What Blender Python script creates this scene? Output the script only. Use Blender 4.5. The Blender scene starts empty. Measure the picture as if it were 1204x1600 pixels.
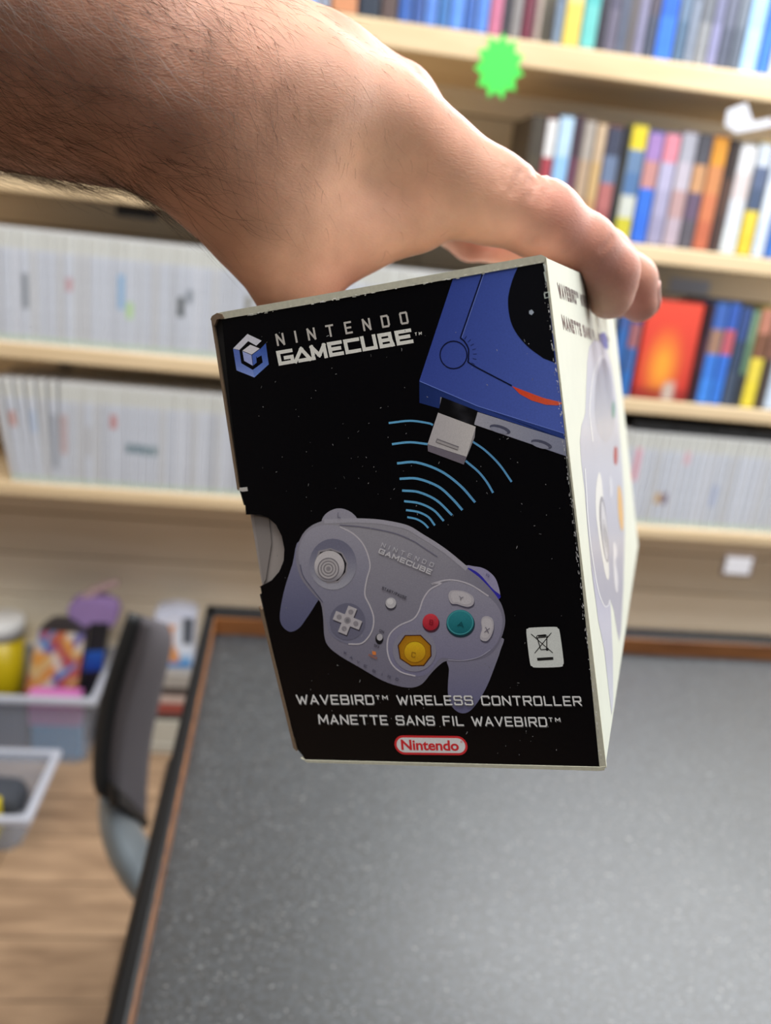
import bpy, bmesh, math, random
import numpy as np
from mathutils import Vector, Matrix
random.seed(7); rng = np.random.RandomState(7)
C = bpy.context.scene.collection
SC = bpy.context.scene

# ------------------------------------------------------------------ camera, world, lights
F = 1295.0; CX, CY = 602.0, 800.0; HC = 1.12
CAMR = np.array([[0.9893138374650214, -0.10104080876739535, 0.10511368114503522],
                 [0.06788296930909263, -0.31882814624794686, -0.9453785039008764],
                 [0.12903500873022902, 0.9424114643422523, -0.30856214673589055]])   # world -> camera (x right, y down, z forward)
ORG = np.array([0, 0, HC])
cd = bpy.data.cameras.new('camera'); cam = bpy.data.objects.new('camera', cd); C.objects.link(cam)
M = Matrix.Identity(4)
for i in range(3):
    M[i][0] = CAMR[0][i]; M[i][1] = -CAMR[1][i]; M[i][2] = -CAMR[2][i]; M[i][3] = ORG[i]
cam.matrix_world = M
cd.sensor_fit = 'VERTICAL'; cd.sensor_height = 36; cd.sensor_width = 27.09
cd.lens = F / 1600 * 36; cd.clip_start = .01
cd.dof.use_dof = True; cd.dof.focus_distance = .222; cd.dof.aperture_fstop = cd.lens / 3.2
SC.camera = cam
SC.view_settings.view_transform = 'Standard'; SC.view_settings.look = 'None'
SC.view_settings.exposure = 0.0; SC.view_settings.gamma = 1.0; SC.view_settings.use_curve_mapping = False
SC.cycles.use_denoising = True
w = bpy.data.worlds.new('room_light'); SC.world = w; w.use_nodes = True
w.node_tree.nodes['Background'].inputs[0].default_value = (.97, .98, 1, 1)
w.node_tree.nodes['Background'].inputs[1].default_value = .9

def area(name, loc, aim, size, power, col=(1, .96, .9)):
    l = bpy.data.lights.new(name, 'AREA'); l.shape = 'RECTANGLE'; l.size, l.size_y = size
    l.energy = power; l.color = col
    o = bpy.data.objects.new(name, l); C.objects.link(o); o.location = loc
    o.rotation_euler = (Vector(aim) - Vector(loc)).to_track_quat('-Z', 'Y').to_euler()
    return o
area('added_sheen_light', (.95, 1.38, 1.86), (.45, .55, .68), (1.3, .3), 28, (.95, .98, 1))  # unseen strip light, added to put a sheen on the desk
area('ceiling_lamp', (.3, .12, 2.4), (.3, 1.15, .8), (1.5, .5), 27, (1, .975, .945))
area('ceiling_lamp', (-.7, .3, 2.45), (-.3, .9, .7), (.9, .5), 15, (1, .97, .94))
area('added_right_light', (2.1, 1.05, 1.6), (.2, .75, .95), (1.2, 1.3), 17, (.90, .96, 1))  # unseen light added from the right to brighten side panel and desk

# ------------------------------------------------------------------ helpers
def lin(c): return tuple(((v / 255) / 12.92 if v / 255 <= .04045 else ((v / 255 + .055) / 1.055) ** 2.4) for v in c)
def ray(px, py): return CAMR.T @ np.array([(px - CX) / F, (py - CY) / F, 1.0])
def at(px, py, zc): return ORG + ray(px, py) * zc                     # at camera depth
def atY(px, py, Y): d = ray(px, py); return ORG + d * (Y / d[1])      # on the plane y = Y
def atZ(px, py, Z): d = ray(px, py); return ORG + d * ((Z - HC) / d[2])
def link(o, parent=None):
    C.objects.link(o)
    if parent is not None: o.parent = parent
    return o
def tag(o, label, cat, group=None):
    o['label'] = label; o['category'] = cat
    if group: o['group'] = group
    return o
def thing(name, loc, label, cat, group=None):
    o = bpy.data.objects.new(name, None); o.location = loc; o.empty_display_size = .05
    return tag(link(o), label, cat, group)
def mesh_obj(name, verts, faces, mats, parent=None, smooth=False, midx=None, world=True):
    me = bpy.data.meshes.new(name); me.from_pydata([tuple(map(float, v)) for v in verts], [], [tuple(map(int, f)) for f in faces])
    for m in (mats if isinstance(mats, (list, tuple)) else [mats]): me.materials.append(m)
    if midx is not None: me.polygons.foreach_set('material_index', midx)
    if smooth: me.polygons.foreach_set('use_smooth', [True] * len(me.polygons))
    me.update()
    o = bpy.data.objects.new(name, me); link(o, parent)
    if parent is not None and world:        # verts are in world space: the parent sits at its own location
        p = parent; off = Vector((0, 0, 0))
        while p is not None: off += p.location; p = p.parent
        me.transform(Matrix.Translation(-off))
    return o
def bm_obj(name, bm, mats, parent=None, smooth=False, world=True):
    bmesh.ops.recalc_face_normals(bm, faces=bm.faces)
    bm.verts.index_update()
    vs = [v.co[:] for v in bm.verts]; fs = [[v.index for v in f.verts] for f in bm.faces]; mi = [f.material_index for f in bm.faces]
    bm.free()
    return mesh_obj(name, vs, fs, mats, parent, smooth, mi, world)
def box_bm(bm, lo, hi, bev=0, mi=0, seg=2):
    r = bmesh.ops.create_cube(bm, size=1)
    vs = r['verts']
    for v in vs:
        v.co = Vector([lo[k] + (v.co[k] + .5) * (hi[k] - lo[k]) for k in range(3)])
    fs = set(f for v in vs for f in v.link_faces)
    for f in fs: f.material_index = mi
    if bev:
        es = list(set(e for v in vs for e in v.link_edges))
        bmesh.ops.bevel(bm, geom=es, offset=bev, segments=seg, affect='EDGES', profile=.5)
    return bm
def box(name, lo, hi, mat, parent=None, bev=.002, smooth=False):
    return bm_obj(name, box_bm(bmesh.new(), lo, hi, bev), mat, parent, smooth)
def prism(name, pts, vec, mat, parent=None, bev=0):
    """closed polygon of world points pushed along vec"""
    bm = bmesh.new(); vec = Vector(vec)
    a = [bm.verts.new(Vector(p)) for p in pts]; b = [bm.verts.new(Vector(p) + vec) for p in pts]
    n = len(a); bm.faces.new(a); bm.faces.new(b[::-1])
    for i in range(n): bm.faces.new((a[i], b[i], b[(i + 1) % n], a[(i + 1) % n]))
    if bev: bmesh.ops.bevel(bm, geom=list(bm.edges), offset=bev, segments=2, affect='EDGES')
    return bm_obj(name, bm, mat, parent)
def smooth_path(pts, n=6):
    pts = [np.array(p, float) for p in pts]; out = []
    P = [2 * pts[0] - pts[1]] + pts + [2 * pts[-1] - pts[-2]]
    for i in range(1, len(P) - 2):
        for k in range(n):
            t = k / n; a, b, c, d = P[i - 1:i + 3]
            out.append(.5 * ((2 * b) + (c - a) * t + (2 * a - 5 * b + 4 * c - d) * t * t + (3 * b - a - 3 * c + d) * t ** 3))
    out.append(pts[-1]); return out
def closed_path(pts, n=4):
    m = len(pts); P = [np.array(p, float) for p in pts]; out = []
    for i in range(m):
        a, b, c, d = P[i - 1], P[i], P[(i + 1) % m], P[(i + 2) % m]
        for k in range(n):
            t = k / n
            out.append(.5 * ((2 * b) + (c - a) * t + (2 * a - 5 * b + 4 * c - d) * t * t + (3 * b - a - 3 * c + d) * t ** 3))
    return out

# ------------------------------------------------------------------ materials
MATS = {}
def nodes(name):
    m = bpy.data.materials.new(name); m.use_nodes = True
    return m, m.node_tree, m.node_tree.nodes['Principled BSDF']
def mat(name, rgb, rough=.5, spec=.5, metal=0, noise=0, scale=30, bump=0, bscale=200, srgb=True, coat=0, stretch=None):
    if name in MATS: return MATS[name]
    m, nt, b = nodes(name); c = lin(rgb) if srgb else rgb
    b.inputs['Base Color'].default_value = (*c, 1); b.inputs['Roughness'].default_value = rough
    b.inputs['Specular IOR Level'].default_value = spec; b.inputs['Metallic'].default_value = metal
    b.inputs['Coat Weight'].default_value = coat
    if noise or bump:
        tc = nt.nodes.new('ShaderNodeTexCoord'); mp = nt.nodes.new('ShaderNodeMapping')
        nt.links.new(tc.outputs['Object'], mp.inputs[0])
        if stretch: mp.inputs['Scale'].default_value = stretch
    if noise:
        n = nt.nodes.new('ShaderNodeTexNoise'); n.inputs['Scale'].default_value = scale; n.inputs['Detail'].default_value = 5
        nt.links.new(mp.outputs[0], n.inputs[0])
        mx = nt.nodes.new('ShaderNodeMix'); mx.data_type = 'RGBA'
        mx.inputs[6].default_value = (*[v * (1 - noise) for v in c], 1); mx.inputs[7].default_value = (*[min(1, v * (1 + noise)) for v in c], 1)
        nt.links.new(n.outputs[0], mx.inputs[0]); nt.links.new(mx.outputs[2], b.inputs['Base Color'])
    if bump:
        n2 = nt.nodes.new('ShaderNodeTexNoise'); n2.inputs['Scale'].default_value = bscale
        nt.links.new(mp.outputs[0], n2.inputs[0]); bp = nt.nodes.new('ShaderNodeBump')
        bp.inputs['Strength'].default_value = bump; bp.inputs['Distance'].default_value = .001
        nt.links.new(n2.outputs[0], bp.inputs['Height']); nt.links.new(bp.outputs[0], b.inputs['Normal'])
    MATS[name] = m; return m
def wood(name, c1, c2, rough=.5, stretch=(1, 14, 14), scale=3, spec=.4):
    m, nt, b = nodes(name)
    tc = nt.nodes.new('ShaderNodeTexCoord'); mp = nt.nodes.new('ShaderNodeMapping'); mp.inputs['Scale'].default_value = stretch
    oi = nt.nodes.new('ShaderNodeObjectInfo'); ad = nt.nodes.new('ShaderNodeVectorMath'); ad.operation = 'ADD'
    sc = nt.nodes.new('ShaderNodeMath'); sc.operation = 'MULTIPLY'; sc.inputs[1].default_value = 40
    nt.links.new(oi.outputs['Random'], sc.inputs[0]); nt.links.new(tc.outputs['Object'], ad.inputs[0]); nt.links.new(sc.outputs[0], ad.inputs[1])
    nt.links.new(ad.outputs[0], mp.inputs[0])
    n = nt.nodes.new('ShaderNodeTexNoise'); n.inputs['Scale'].default_value = scale; n.inputs['Detail'].default_value = 6; n.inputs['Distortion'].default_value = .6
    nt.links.new(mp.outputs[0], n.inputs[0])
    r = nt.nodes.new('ShaderNodeValToRGB'); r.color_ramp.elements[0].position = .3; r.color_ramp.elements[1].position = .7
    r.color_ramp.elements[0].color = (*lin(c1), 1); r.color_ramp.elements[1].color = (*lin(c2), 1)
    nt.links.new(n.outputs[0], r.inputs[0])
    hv = nt.nodes.new('ShaderNodeHueSaturation')
    mr = nt.nodes.new('ShaderNodeMapRange'); mr.inputs[3].default_value = .86; mr.inputs[4].default_value = 1.12
    nt.links.new(oi.outputs['Random'], mr.inputs[0]); nt.links.new(mr.outputs[0], hv.inputs['Value'])
    nt.links.new(r.outputs[0], hv.inputs['Color']); nt.links.new(hv.outputs[0], b.inputs['Base Color'])
    b.inputs['Roughness'].default_value = rough; b.inputs['Specular IOR Level'].default_value = spec
    return m
def print_mat(name, rough=.3, spec=.35):
    m, nt, b = nodes(name)
    a = nt.nodes.new('ShaderNodeVertexColor'); a.layer_name = 'Col'
    tc = nt.nodes.new('ShaderNodeTexCoord'); n = nt.nodes.new('ShaderNodeTexNoise'); n.inputs['Scale'].default_value = 2600; n.inputs['Detail'].default_value = 2
    nt.links.new(tc.outputs['Object'], n.inputs[0])
    mr = nt.nodes.new('ShaderNodeMapRange'); mr.inputs[3].default_value = .86; mr.inputs[4].default_value = 1.14
    nt.links.new(n.outputs[0], mr.inputs[0])
    mx = nt.nodes.new('ShaderNodeMix'); mx.data_type = 'RGBA'; mx.blend_type = 'MULTIPLY'; mx.inputs[0].default_value = 1
    nt.links.new(a.outputs[0], mx.inputs[6]); nt.links.new(mr.outputs[0], mx.inputs[7])
    nt.links.new(mx.outputs[2], b.inputs['Base Color'])
    b.inputs['Roughness'].default_value = rough; b.inputs['Specular IOR Level'].default_value = spec
    return m
def translucent(name, rgb, alpha=.55, rough=.35):
    m, nt, b = nodes(name)
    b.inputs['Base Color'].default_value = (*lin(rgb), 1); b.inputs['Roughness'].default_value = rough
    t = nt.nodes.new('ShaderNodeBsdfTransparent'); t.inputs[0].default_value = (.93, .95, .97, 1)
    mx = nt.nodes.new('ShaderNodeMixShader'); mx.inputs[0].default_value = alpha
    nt.links.new(t.outputs[0], mx.inputs[1]); nt.links.new(b.outputs[0], mx.inputs[2])
    nt.links.new(mx.outputs[0], nt.nodes['Material Output'].inputs[0])
    return m

# ------------------------------------------------------------------ room shell
def struct(o): o['kind'] = 'structure'; return o
WALL_Y = 1.76
plank_w = wood('wall_plank_wood', (238, 226, 202), (250, 240, 220), .6, (1.2, 10, 16), 2.5)
floor_w = wood('floor_plank_wood', (136, 110, 86), (178, 148, 118), .45, (2.5, 16, 8), 3)
dark_gap = mat('joint_brown', (120, 102, 84), .8)  # plain brown backing that shows in the plank joints
wall = struct(box('wall_back', (-2.2, WALL_Y + .012, 0), (2.6, WALL_Y + .06, 2.5), dark_gap, bev=0))
zz = 0.0; k = 0
base_plank = None
while zz < 2.45:
    hgt = .098
    for xa, xb in (((-2.2, .25), (.25, 2.6)) if k % 2 else ((-2.2, -.8), (-.8, 2.6))):
        box('plank', (xa + .001, WALL_Y, zz + .0015), (xb - .001, WALL_Y + .012, zz + hgt - .0015), plank_w, wall, .0015)
    zz += hgt; k += 1
floor = struct(box('floor', (-2.2, -1.6, -.06), (2.6, WALL_Y + .05, -.012), dark_gap, bev=0))
y = -.2; k = 0
while y < WALL_Y - .001:
    wd = min(.118, WALL_Y - y)
    x = -2.2 + (-.35, -.9, -.1, -.6)[k % 4]
    while x < (.6 if y > .3 else .2):
        x2 = x + 1.05
        box('plank', (max(x, -2.2) + .001, y + .0012, -.012), (x2 - .001, y + wd - .0012, 0), floor_w, floor, .001)
        x = x2
    y += wd; k += 1
struct(box('floor', (-2.2, -1.6, -.012), (2.6, -.2, 0), floor_w, bev=0))
struct(box('wall_front', (-2.2, -1.65, 0), (2.6, -1.6, 2.5), mat('dim_wall_paint', (62, 58, 56), .8), bev=0))

struct(box('wall_left', (-2.26, -1.65, 0), (-2.2, WALL_Y + .06, 2.5), mat('left_wall_paint', (112, 106, 100), .8), bev=0))

# ------------------------------------------------------------------ shelves
SHY = 1.5
shelf_w = wood('shelf_pine', (210, 184, 144), (226, 202, 164), .5, (1.5, 12, 12), 3)
S_LOW = [HC + SHY * v for v in (.1975, .0089, -.1728, -.3389)]
S_TH = [.040, .030, .027, .023]
S_TOP = [a + b for a, b in zip(S_LOW, S_TH)]
SN = ['top', 'second', 'third', 'lowest']
SL = ['pale pine shelf board carrying the green starburst tag and the bluest row',
      'pale pine shelf board level with the pointing knuckle, carrying mixed coloured cases',
      'pale pine shelf board carrying white cases and the big red cover',
      'lowest pale pine shelf board, bare planked wall below it']
for i in range(4):
    o = box('shelf_board', (-1.9, SHY, S_LOW[i]), (2.3, WALL_Y, S_TOP[i]), shelf_w, bev=.003)
    tag(o, SL[i], 'shelf', 'pine shelf boards on the planked wall')
    for bx in (-1.2, -.45 if i != 1 else -.9, 1.9):     # steel brackets that carry the board
        bm = bmesh.new()
        box_bm(bm, (bx - .012, WALL_Y - .006, S_LOW[i] - .06), (bx + .012, WALL_Y, S_LOW[i]), .001)
        box_bm(bm, (bx - .012, WALL_Y - .14, S_LOW[i] - .005), (bx + .012, WALL_Y, S_LOW[i]), .001)
        bm_obj('bracket', bm, mat('bracket_steel', (150, 148, 146), .4, metal=.6), o)

# ------------------------------------------------------------------ game cases
CASE_D = .135; CASE_Y = SHY + .010
def col_mat(rgb, rough=.35):
    rgb = tuple(int(v) for v in rgb)
    return mat('case_print_%d_%d_%d' % rgb, rgb, rough, noise=.16, scale=55)
def case_mesh(wd, hgt, segs, shell):
    """slim hard case standing on its end: rounded spine toward -y, printed spine in bands segs=[(z fraction, colour)...]"""
    bm = bmesh.new(); hw = wd / 2; c = min(.0022, wd * .18)
    prof = [(-hw, CASE_D), (-hw, c), (-hw + c * .4, c * .35), (-hw + c, 0), (hw - c, 0), (hw - c * .4, c * .35), (hw, c), (hw, CASE_D)]
    zs = [0, .004] + [.004 + (hgt - .008) * s[0] for s in segs] + [hgt]
    zs = sorted(set(round(z, 5) for z in zs))
    mats = [col_mat(shell)]; mids = {}
    for s in segs:
        m_ = col_mat(s[1])
        if m_ not in mats: mats.append(m_)
    rings = [[bm.verts.new((px, py, z)) for px, py in prof] for z in zs]
    for a in range(len(zs) - 1):
        zm = (zs[a] + zs[a + 1]) / 2; ci = 0
        if zs[a] >= .0035 and zs[a + 1] <= hgt - .003:
            for s in segs:
                if zm <= .004 + (hgt - .008) * s[0] + 1e-6: ci = mats.index(col_mat(s[1])); break
        for q in range(8):
            f = bm.faces.new((rings[a][q], rings[a][(q + 1) % 8], rings[a + 1][(q + 1) % 8], rings[a + 1][q]))
            f.material_index = ci if q in (3, 2, 4) else 0
    bm.faces.new(rings[0]); bm.faces.new(rings[-1])
    bmesh.ops.recalc_face_normals(bm, faces=bm.faces)
    me = bpy.data.meshes.new('game_case'); bm.to_mesh(me); bm.free()
    for m_ in mats: me.materials.append(m_)
    return me
def put_case(me, x, z, label, group=None, y=CASE_Y, lean=0, name='game_case', cat='game case'):
    o = bpy.data.objects.new(name, me); link(o); o.location = (x, y, z); o.rotation_euler = (0, lean, 0)
    return tag(o, label, cat, group)

PITCH = .0144; CW = .0126; CH = .19
CREAM = (204, 206, 200); SP = [(194, 200, 212), (188, 193, 203), (201, 206, 217), (192, 195, 201)]
FOOT = (176, 196, 180)
white = [case_mesh(CW, CH, [(.05, FOOT), (.84, c), (1, CREAM)], (224, 226, 228)) for c in SP]
def marked(z0, z1, c, base=SP[0], foot=FOOT): return case_mesh(CW, CH, [(.05, foot), (z0, base), (z1, c), (.84, base), (1, CREAM)], (224, 226, 228))
def x_at(px, py, Y=CASE_Y): return atY(px, py, Y)[0]
# third shelf, white cases
x0, x1 = x_at(-40, 545), x_at(952, 625)
marksC = {6: (marked(.3, .62, (140, 146, 156)), 'white-spined case with a tall grey mark, third shelf, near the dark window of greys'),
          11: (marked(.5, .62, (190, 158, 166)), 'white-spined case with a small pinkish mark on the third shelf'),
          17: (marked(.38, .70, (150, 182, 214)), 'white-spined case with a pale blue mark on the third shelf'),
          18: (marked(.3, .45, (176, 206, 160)), 'white-spined case with a pale green mark on the third shelf'),
          24: (marked(.36, .55, (104, 110, 116)), 'white-spined case with a dark square mark, third shelf, below the wrist'),
          25: (marked(.5, .62, (140, 148, 160)), 'white-spined case with a smoky smudge beside the dark square mark'),
          32: (marked(.28, .62, (150, 150, 146)), 'white-spined case with a tall dark grey column, third shelf, nearest the thumb'),
          36: (marked(.4, .58, (168, 166, 160)), 'white-spined case with a taupe mark, third shelf, just by the box corner')}
n = int((x1 - x0) / PITCH)
for i in range(n):
    x = x0 + i * PITCH
    if i in marksC: put_case(marksC[i][0], x, S_TOP[2], marksC[i][1])
    else: put_case(white[rng.randint(4)], x, S_TOP[2], 'plain white slim game case in the packed white row of the third shelf', 'plain white cases on the third shelf', y=CASE_Y + rng.uniform(0, .002))
# lowest shelf
x0, x1 = x_at(24, 762), x_at(1250, 845)
marksD = {1: (marked(.55, .7, (190, 150, 146)), 'white-spined case with a reddish smear, near the slumped end of the lowest row'),
          3: (marked(.5, .72, (176, 190, 212)), 'white-spined case with a pale blue upper mark, lowest shelf'),
          5: (marked(.15, .7, (160, 166, 178)), 'white-spined case with a long bluish grey column, lowest shelf'),
          6: (marked(.3, .7, (186, 168, 172)), 'white-spined case with a dusty rose column, lowest shelf'),
          9: (marked(.3, .6, (182, 184, 190)), 'white-spined case with a faint grey middle, lowest shelf'),
          12: (marked(.6, .74, (190, 140, 144)), 'white-spined case with a small red mark, lowest shelf below the dark bracket clip'),
          14: (marked(.36, .46, (118, 140, 152)), 'white-spined case with a slate dash, first of four in a line'),
          15: (marked(.36, .46, (112, 136, 150)), 'white-spined case with a slate dash, second of four in a line'),
          16: (marked(.35, .45, (118, 140, 152)), 'white-spined case with a slate dash, third of four in a line'),
          17: (marked(.35, .45, (128, 148, 158)), 'white-spined case with a slate dash, last of four in a line')}
mk2 = [(70, marked(.62, .84, (196, 168, 180)), 'white-spined case with a dusty pink top, lowest shelf, just beside the box'),
       (71, marked(.28, .36, (140, 140, 166)), 'white-spined case with a violet grey dash, lowest shelf beside the box'),
       (76, marked(.5, .78, (150, 152, 172)), 'white-spined case with a blue grey upper mark, lowest shelf'),
       (77, marked(.2, .4, (160, 190, 222)), 'white-spined case with a sky blue lower mark, lowest shelf'),
       (81, marked(.48, .84, (218, 160, 176)), 'white-spined case with a clear pink upper mark, lowest shelf under the blue cases'),
       (80, marked(.22, .34, (150, 154, 176)), 'white-spined case with a small steel blue mark, lowest shelf'),
       (85, marked(.24, .36, (196, 160, 110)), 'white-spined case with an amber mark, lowest shelf under the yellow case'),
       (86, marked(.24, .36, (120, 104, 128)), 'white-spined case with a plum mark touching the amber one'),
       (88, marked(.7, .84, (216, 178, 188)), 'white-spined case with a pale rose top, lowest shelf near the white card'),
       (93, marked(.25, .5, (166, 178, 206)), 'white-spined case with a lavender blue lower mark, lowest shelf above the white card')]
for a, b, c_ in mk2: marksD[a] = (b, c_)
n = int((x1 - x0) / PITCH)
for i in range(n):
    x = x0 + i * PITCH
    lean = -.16 + .16 * min(1, i / 6) if i < 6 else 0
    if i in marksD: put_case(marksD[i][0], x, S_TOP[3] + abs(lean) * CW * .5, marksD[i][1], lean=lean)
    else: put_case(white[rng.randint(4)], x, S_TOP[3] + abs(lean) * CW * .5, 'plain white slim game case in the packed white row of the lowest shelf', 'plain white cases on the lowest shelf', y=CASE_Y + rng.uniform(0, .002), lean=lean)

def pal(*hexes): return [tuple(int(h[i:i + 2], 16) for i in (0, 2, 4)) for h in hexes]
def coloured(shelf, yfun, items, hgt=.19, ygap=.0012):
    for (pa, pb, cols, label) in items:
        xa, xb = x_at(pa, yfun(pa)), x_at(pb, yfun(pb))
        cols = pal(*cols.split()); k = len(cols)
        hg = hgt * (1 + .02 * math.sin(pa * 7.1))
        me = case_mesh(xb - xa - ygap, hg, [((j + 1) / k, c) for j, c in enumerate(cols)], [min(255, int(v * .55 + 20)) for v in cols[0]])
        put_case(me, (xa + xb) / 2, S_TOP[shelf], label)
# bands are listed from the foot of the spine upward
yA = lambda x: 45 + .139 * (x - 573) if x < 900 else 90 + .155 * (x - 900)
coloured(0, yA, [
 (372, 396, '7f8db4 7f8db4', 'grey blue case peeping past the forearm on the top shelf'),
 (398, 422, '4d6db0 5a78bb', 'denim blue case on the top shelf above the forearm hair'),
 (424, 446, '5c86d0 4a70b8', 'clear blue case on the top shelf above the hand'),
 (448, 470, '6f8fcf 466cb6', 'mid blue case with a lighter foot on the top shelf'),
 (472, 494, '8fb0e4 7aa0dc', 'pale sky blue case beside a dark one on the top shelf'),
 (496, 513, '8e98ad 5b6475', 'slate case next to the orange-footed one on the top shelf'),
 (515, 556, 'c98a62 d8a888 3a4468', 'wide navy case with an orange and peach picture low on its spine'),
 (558, 590, '283344 2e4038 3c4a70', 'very dark green-black wide case on the top shelf'),
 (592, 617, '5a4a48 b08a80 5b4a4c', 'dark brown case with a skin-toned middle on the top shelf'),
 (619, 640, '3560ae 5f86c8', 'royal blue case, first of the blue run before the green tag'),
 (641, 659, '3a5a9e 86584e 2f4a90', 'blue case with a rust brown patch near its top'),
 (660, 679, '5a88da 6b94e0', 'bright cornflower case in the blue run before the green tag'),
 (680, 698, '3f74b4 4584c4', 'teal-tinged blue case in the run before the green tag'),
 (699, 720, '5e93ec 6a9cf0', 'lightest azure case in the run before the green tag'),
 (721, 738, '3f68b4 8a9cc8', 'blue case with a pale lilac top in the run before the green tag'),
 (739, 758, '5a8ade 4a7ace', 'soft blue case next to the pink-footed one'),
 (759, 779, 'c0708e b06a90 4a66b4', 'blue case with a pink foot right above the green tag'),
 (780, 792, '3e3a44 a8a6a4 504e52', 'black case with grey lettering band, thin, above the green tag'),
 (793, 808, '8c8888 c4c0ba 6e6a6c', 'grey and silver case above the green tag'),
 (809, 828, '6c2e40 84505e 8e5a6c', 'maroon case right after the silver one on the top shelf'),
 (829, 838, 'a8968e b0a098', 'thin beige case at the edge of the empty slot'),
 (858, 872, '76889e 5e7088 b06a80', 'steel blue case with a pink top after the empty slot'),
 (873, 900, 'e0c860 e4d488 e8dca0', 'butter yellow case on the top shelf'),
 (901, 925, '6cc0bc 58b4b4 4aa8ac', 'turquoise case beside the butter yellow one'),
 (926, 937, '3c3a46 4a4854', 'black thin case just after the turquoise one'),
 (938, 957, '6a6678 5a586c d8b8cc', 'charcoal violet case with a pinkish white top'),
 (958, 970, '646c80 78809a', 'slim blue grey case after the pinkish-topped one'),
 (971, 983, '706a6c 5c585c', 'slim warm grey case among the dark ones'),
 (984, 998, '8a88a4 6c6a80', 'lilac grey case among the dark ones'),
 (999, 1015, '4c5264 5a5460 b08a88', 'dark slate case with a dusty rose top beside the vivid blue one'),
 (1016, 1043, '3f78e0 3468d0 3f70d4', 'vivid blue wide case standing alone among dark ones on the top shelf'),
 (1044, 1062, '58708a 6c8098 d0c0d4', 'blue grey case with a pale lilac top after the vivid blue one'),
 (1063, 1076, '8c96a8 6a7488', 'light steel case two along from the vivid blue one'),
 (1077, 1096, '8e9094 70747c b8d0d8', 'grey case with an icy top on the top shelf'),
 (1097, 1112, '9090b4 7c7e9c ccd4e4', 'periwinkle grey case with a white blue top'),
 (1113, 1131, '5a5f70 6a6e80 c46a76', 'dark grey case with a red top, first of two'),
 (1132, 1148, '626a78 747c88 bc6470', 'dark grey case with a red top, second of two'),
 (1149, 1174, 'a8cef4 9cc4ee b4d6f4', 'baby blue case near the end of the top shelf'),
 (1175, 1194, '4278dc 3c70d6 8c90b4', 'strong blue case right after the baby blue one'),
 (1195, 1216, 'dce4ea d8dee6', 'white case last in view on the top shelf'),
 (1217, 1240, '8c9cb4 a0acc0', 'grey blue case at the very end of the top shelf'),
])
yB = lambda x: 375 + .123 * (x - 940)
coloured(1, lambda x: 264 + .09 * x, [
 (-24, -2, '5068a0 8090b8', 'navy case just outside the arm on the second shelf'),
 (0, 24, '6078a8 4f66a0', 'dusty navy case peeping out under the forearm'),
 (26, 46, 'a8b4cc 8c9cc0', 'pale grey blue case peeping out under the forearm'),
 (48, 66, '4c64a0 4c64a0', 'indigo case peeping out under the forearm'),
 (68, 92, 'c4c8d0 b0b8c8', 'whitish case peeping out under the forearm'),
 (94, 118, '5874b8 4c68b0', 'cobalt case peeping out under the forearm'),
 (120, 138, 'b8bccc a0a8c0', 'silver grey case peeping out under the forearm'),
 (140, 160, '4a4e5c 3c404c', 'charcoal case peeping out under the wrist'),
 (162, 186, 'c8c4c0 b0aca8', 'off-white case peeping out under the wrist'),
 (188, 214, '5a5a66 4a4a54', 'dim grey case behind the wrist'),
])
coloured(1, yB, [
 (806, 828, '584c40 50483c 4a443c', 'dark olive brown case beside the white and red one on the second shelf'),
 (829, 846, '9c3444 a84a54 dcdcdc', 'white case with a crimson foot just above the index finger'),
 (847, 870, '8ab4dc 94c0e8 b8d4ec', 'sky blue case just above the index finger'),
 (871, 884, '643848 70485a 4a3c46', 'wine-dark thin case just above the knuckle'),
 (885, 903, 'a88c78 b49c84 a8a098', 'tan case in front of which the finger bends'),
 (904, 920, 'c0986c c8a878 c4ac90', 'caramel case next to the tan one'),
 (921, 944, '9c5c5c b06e6c 6c7c98 44485a', 'rose-red case with slate upper half on the second shelf'),
 (945, 955, '2e3036 3a3a40 2c2c30', 'black thin case beside the rose-red one'),
 (956, 981, 'c8c040 c8ccc4 5878a4 6c86a8 dcc83a', 'blue case with a yellow emblem at its top and a white patch below'),
 (982, 1006, '3c70d8 3f74d8 c08c88 a080b8', 'blue-footed case with a violet and peach top'),
 (1007, 1031, '9c98b4 a8a4c0 b4b0cc d88898', 'lilac case with a pink spot at its top'),
 (1032, 1056, 'b8a8b4 b89898 c0b8c4 a8a8b4', 'pale mauve case in the middle of the second shelf'),
 (1057, 1078, '605c64 6a5a70 c89870 585860', 'grey case with an orange blotch on the second shelf'),
 (1079, 1103, 'c06c50 cc7c58 cc8a5c d8963c', 'burnt orange case on the second shelf'),
 (1104, 1120, '4e3c38 5a443c 3c3230', 'dark brown case beside the burnt orange one'),
 (1121, 1146, 'dce2e4 d8dce4 d4c8c8 dcdce0', 'clean white case on the second shelf next to the yellow-footed one'),
 (1147, 1170, 'e0c440 e0c848 4c5a74 5c6884 c0c8d4', 'yellow-footed case with a navy upper half'),
 (1171, 1190, 'd0dcec dce4ee c8d4e4', 'frost white case after the yellow-footed one'),
 (1191, 1212, '4474c4 4c7ccc 90b0dc', 'medium blue case at the end of the second shelf'),
 (1213, 1236, 'd0d0d0 b8bcc4', 'light grey case at the very end of the second shelf'),
])
yC = lambda x: 606 + .12 * (x - 990)
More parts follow.
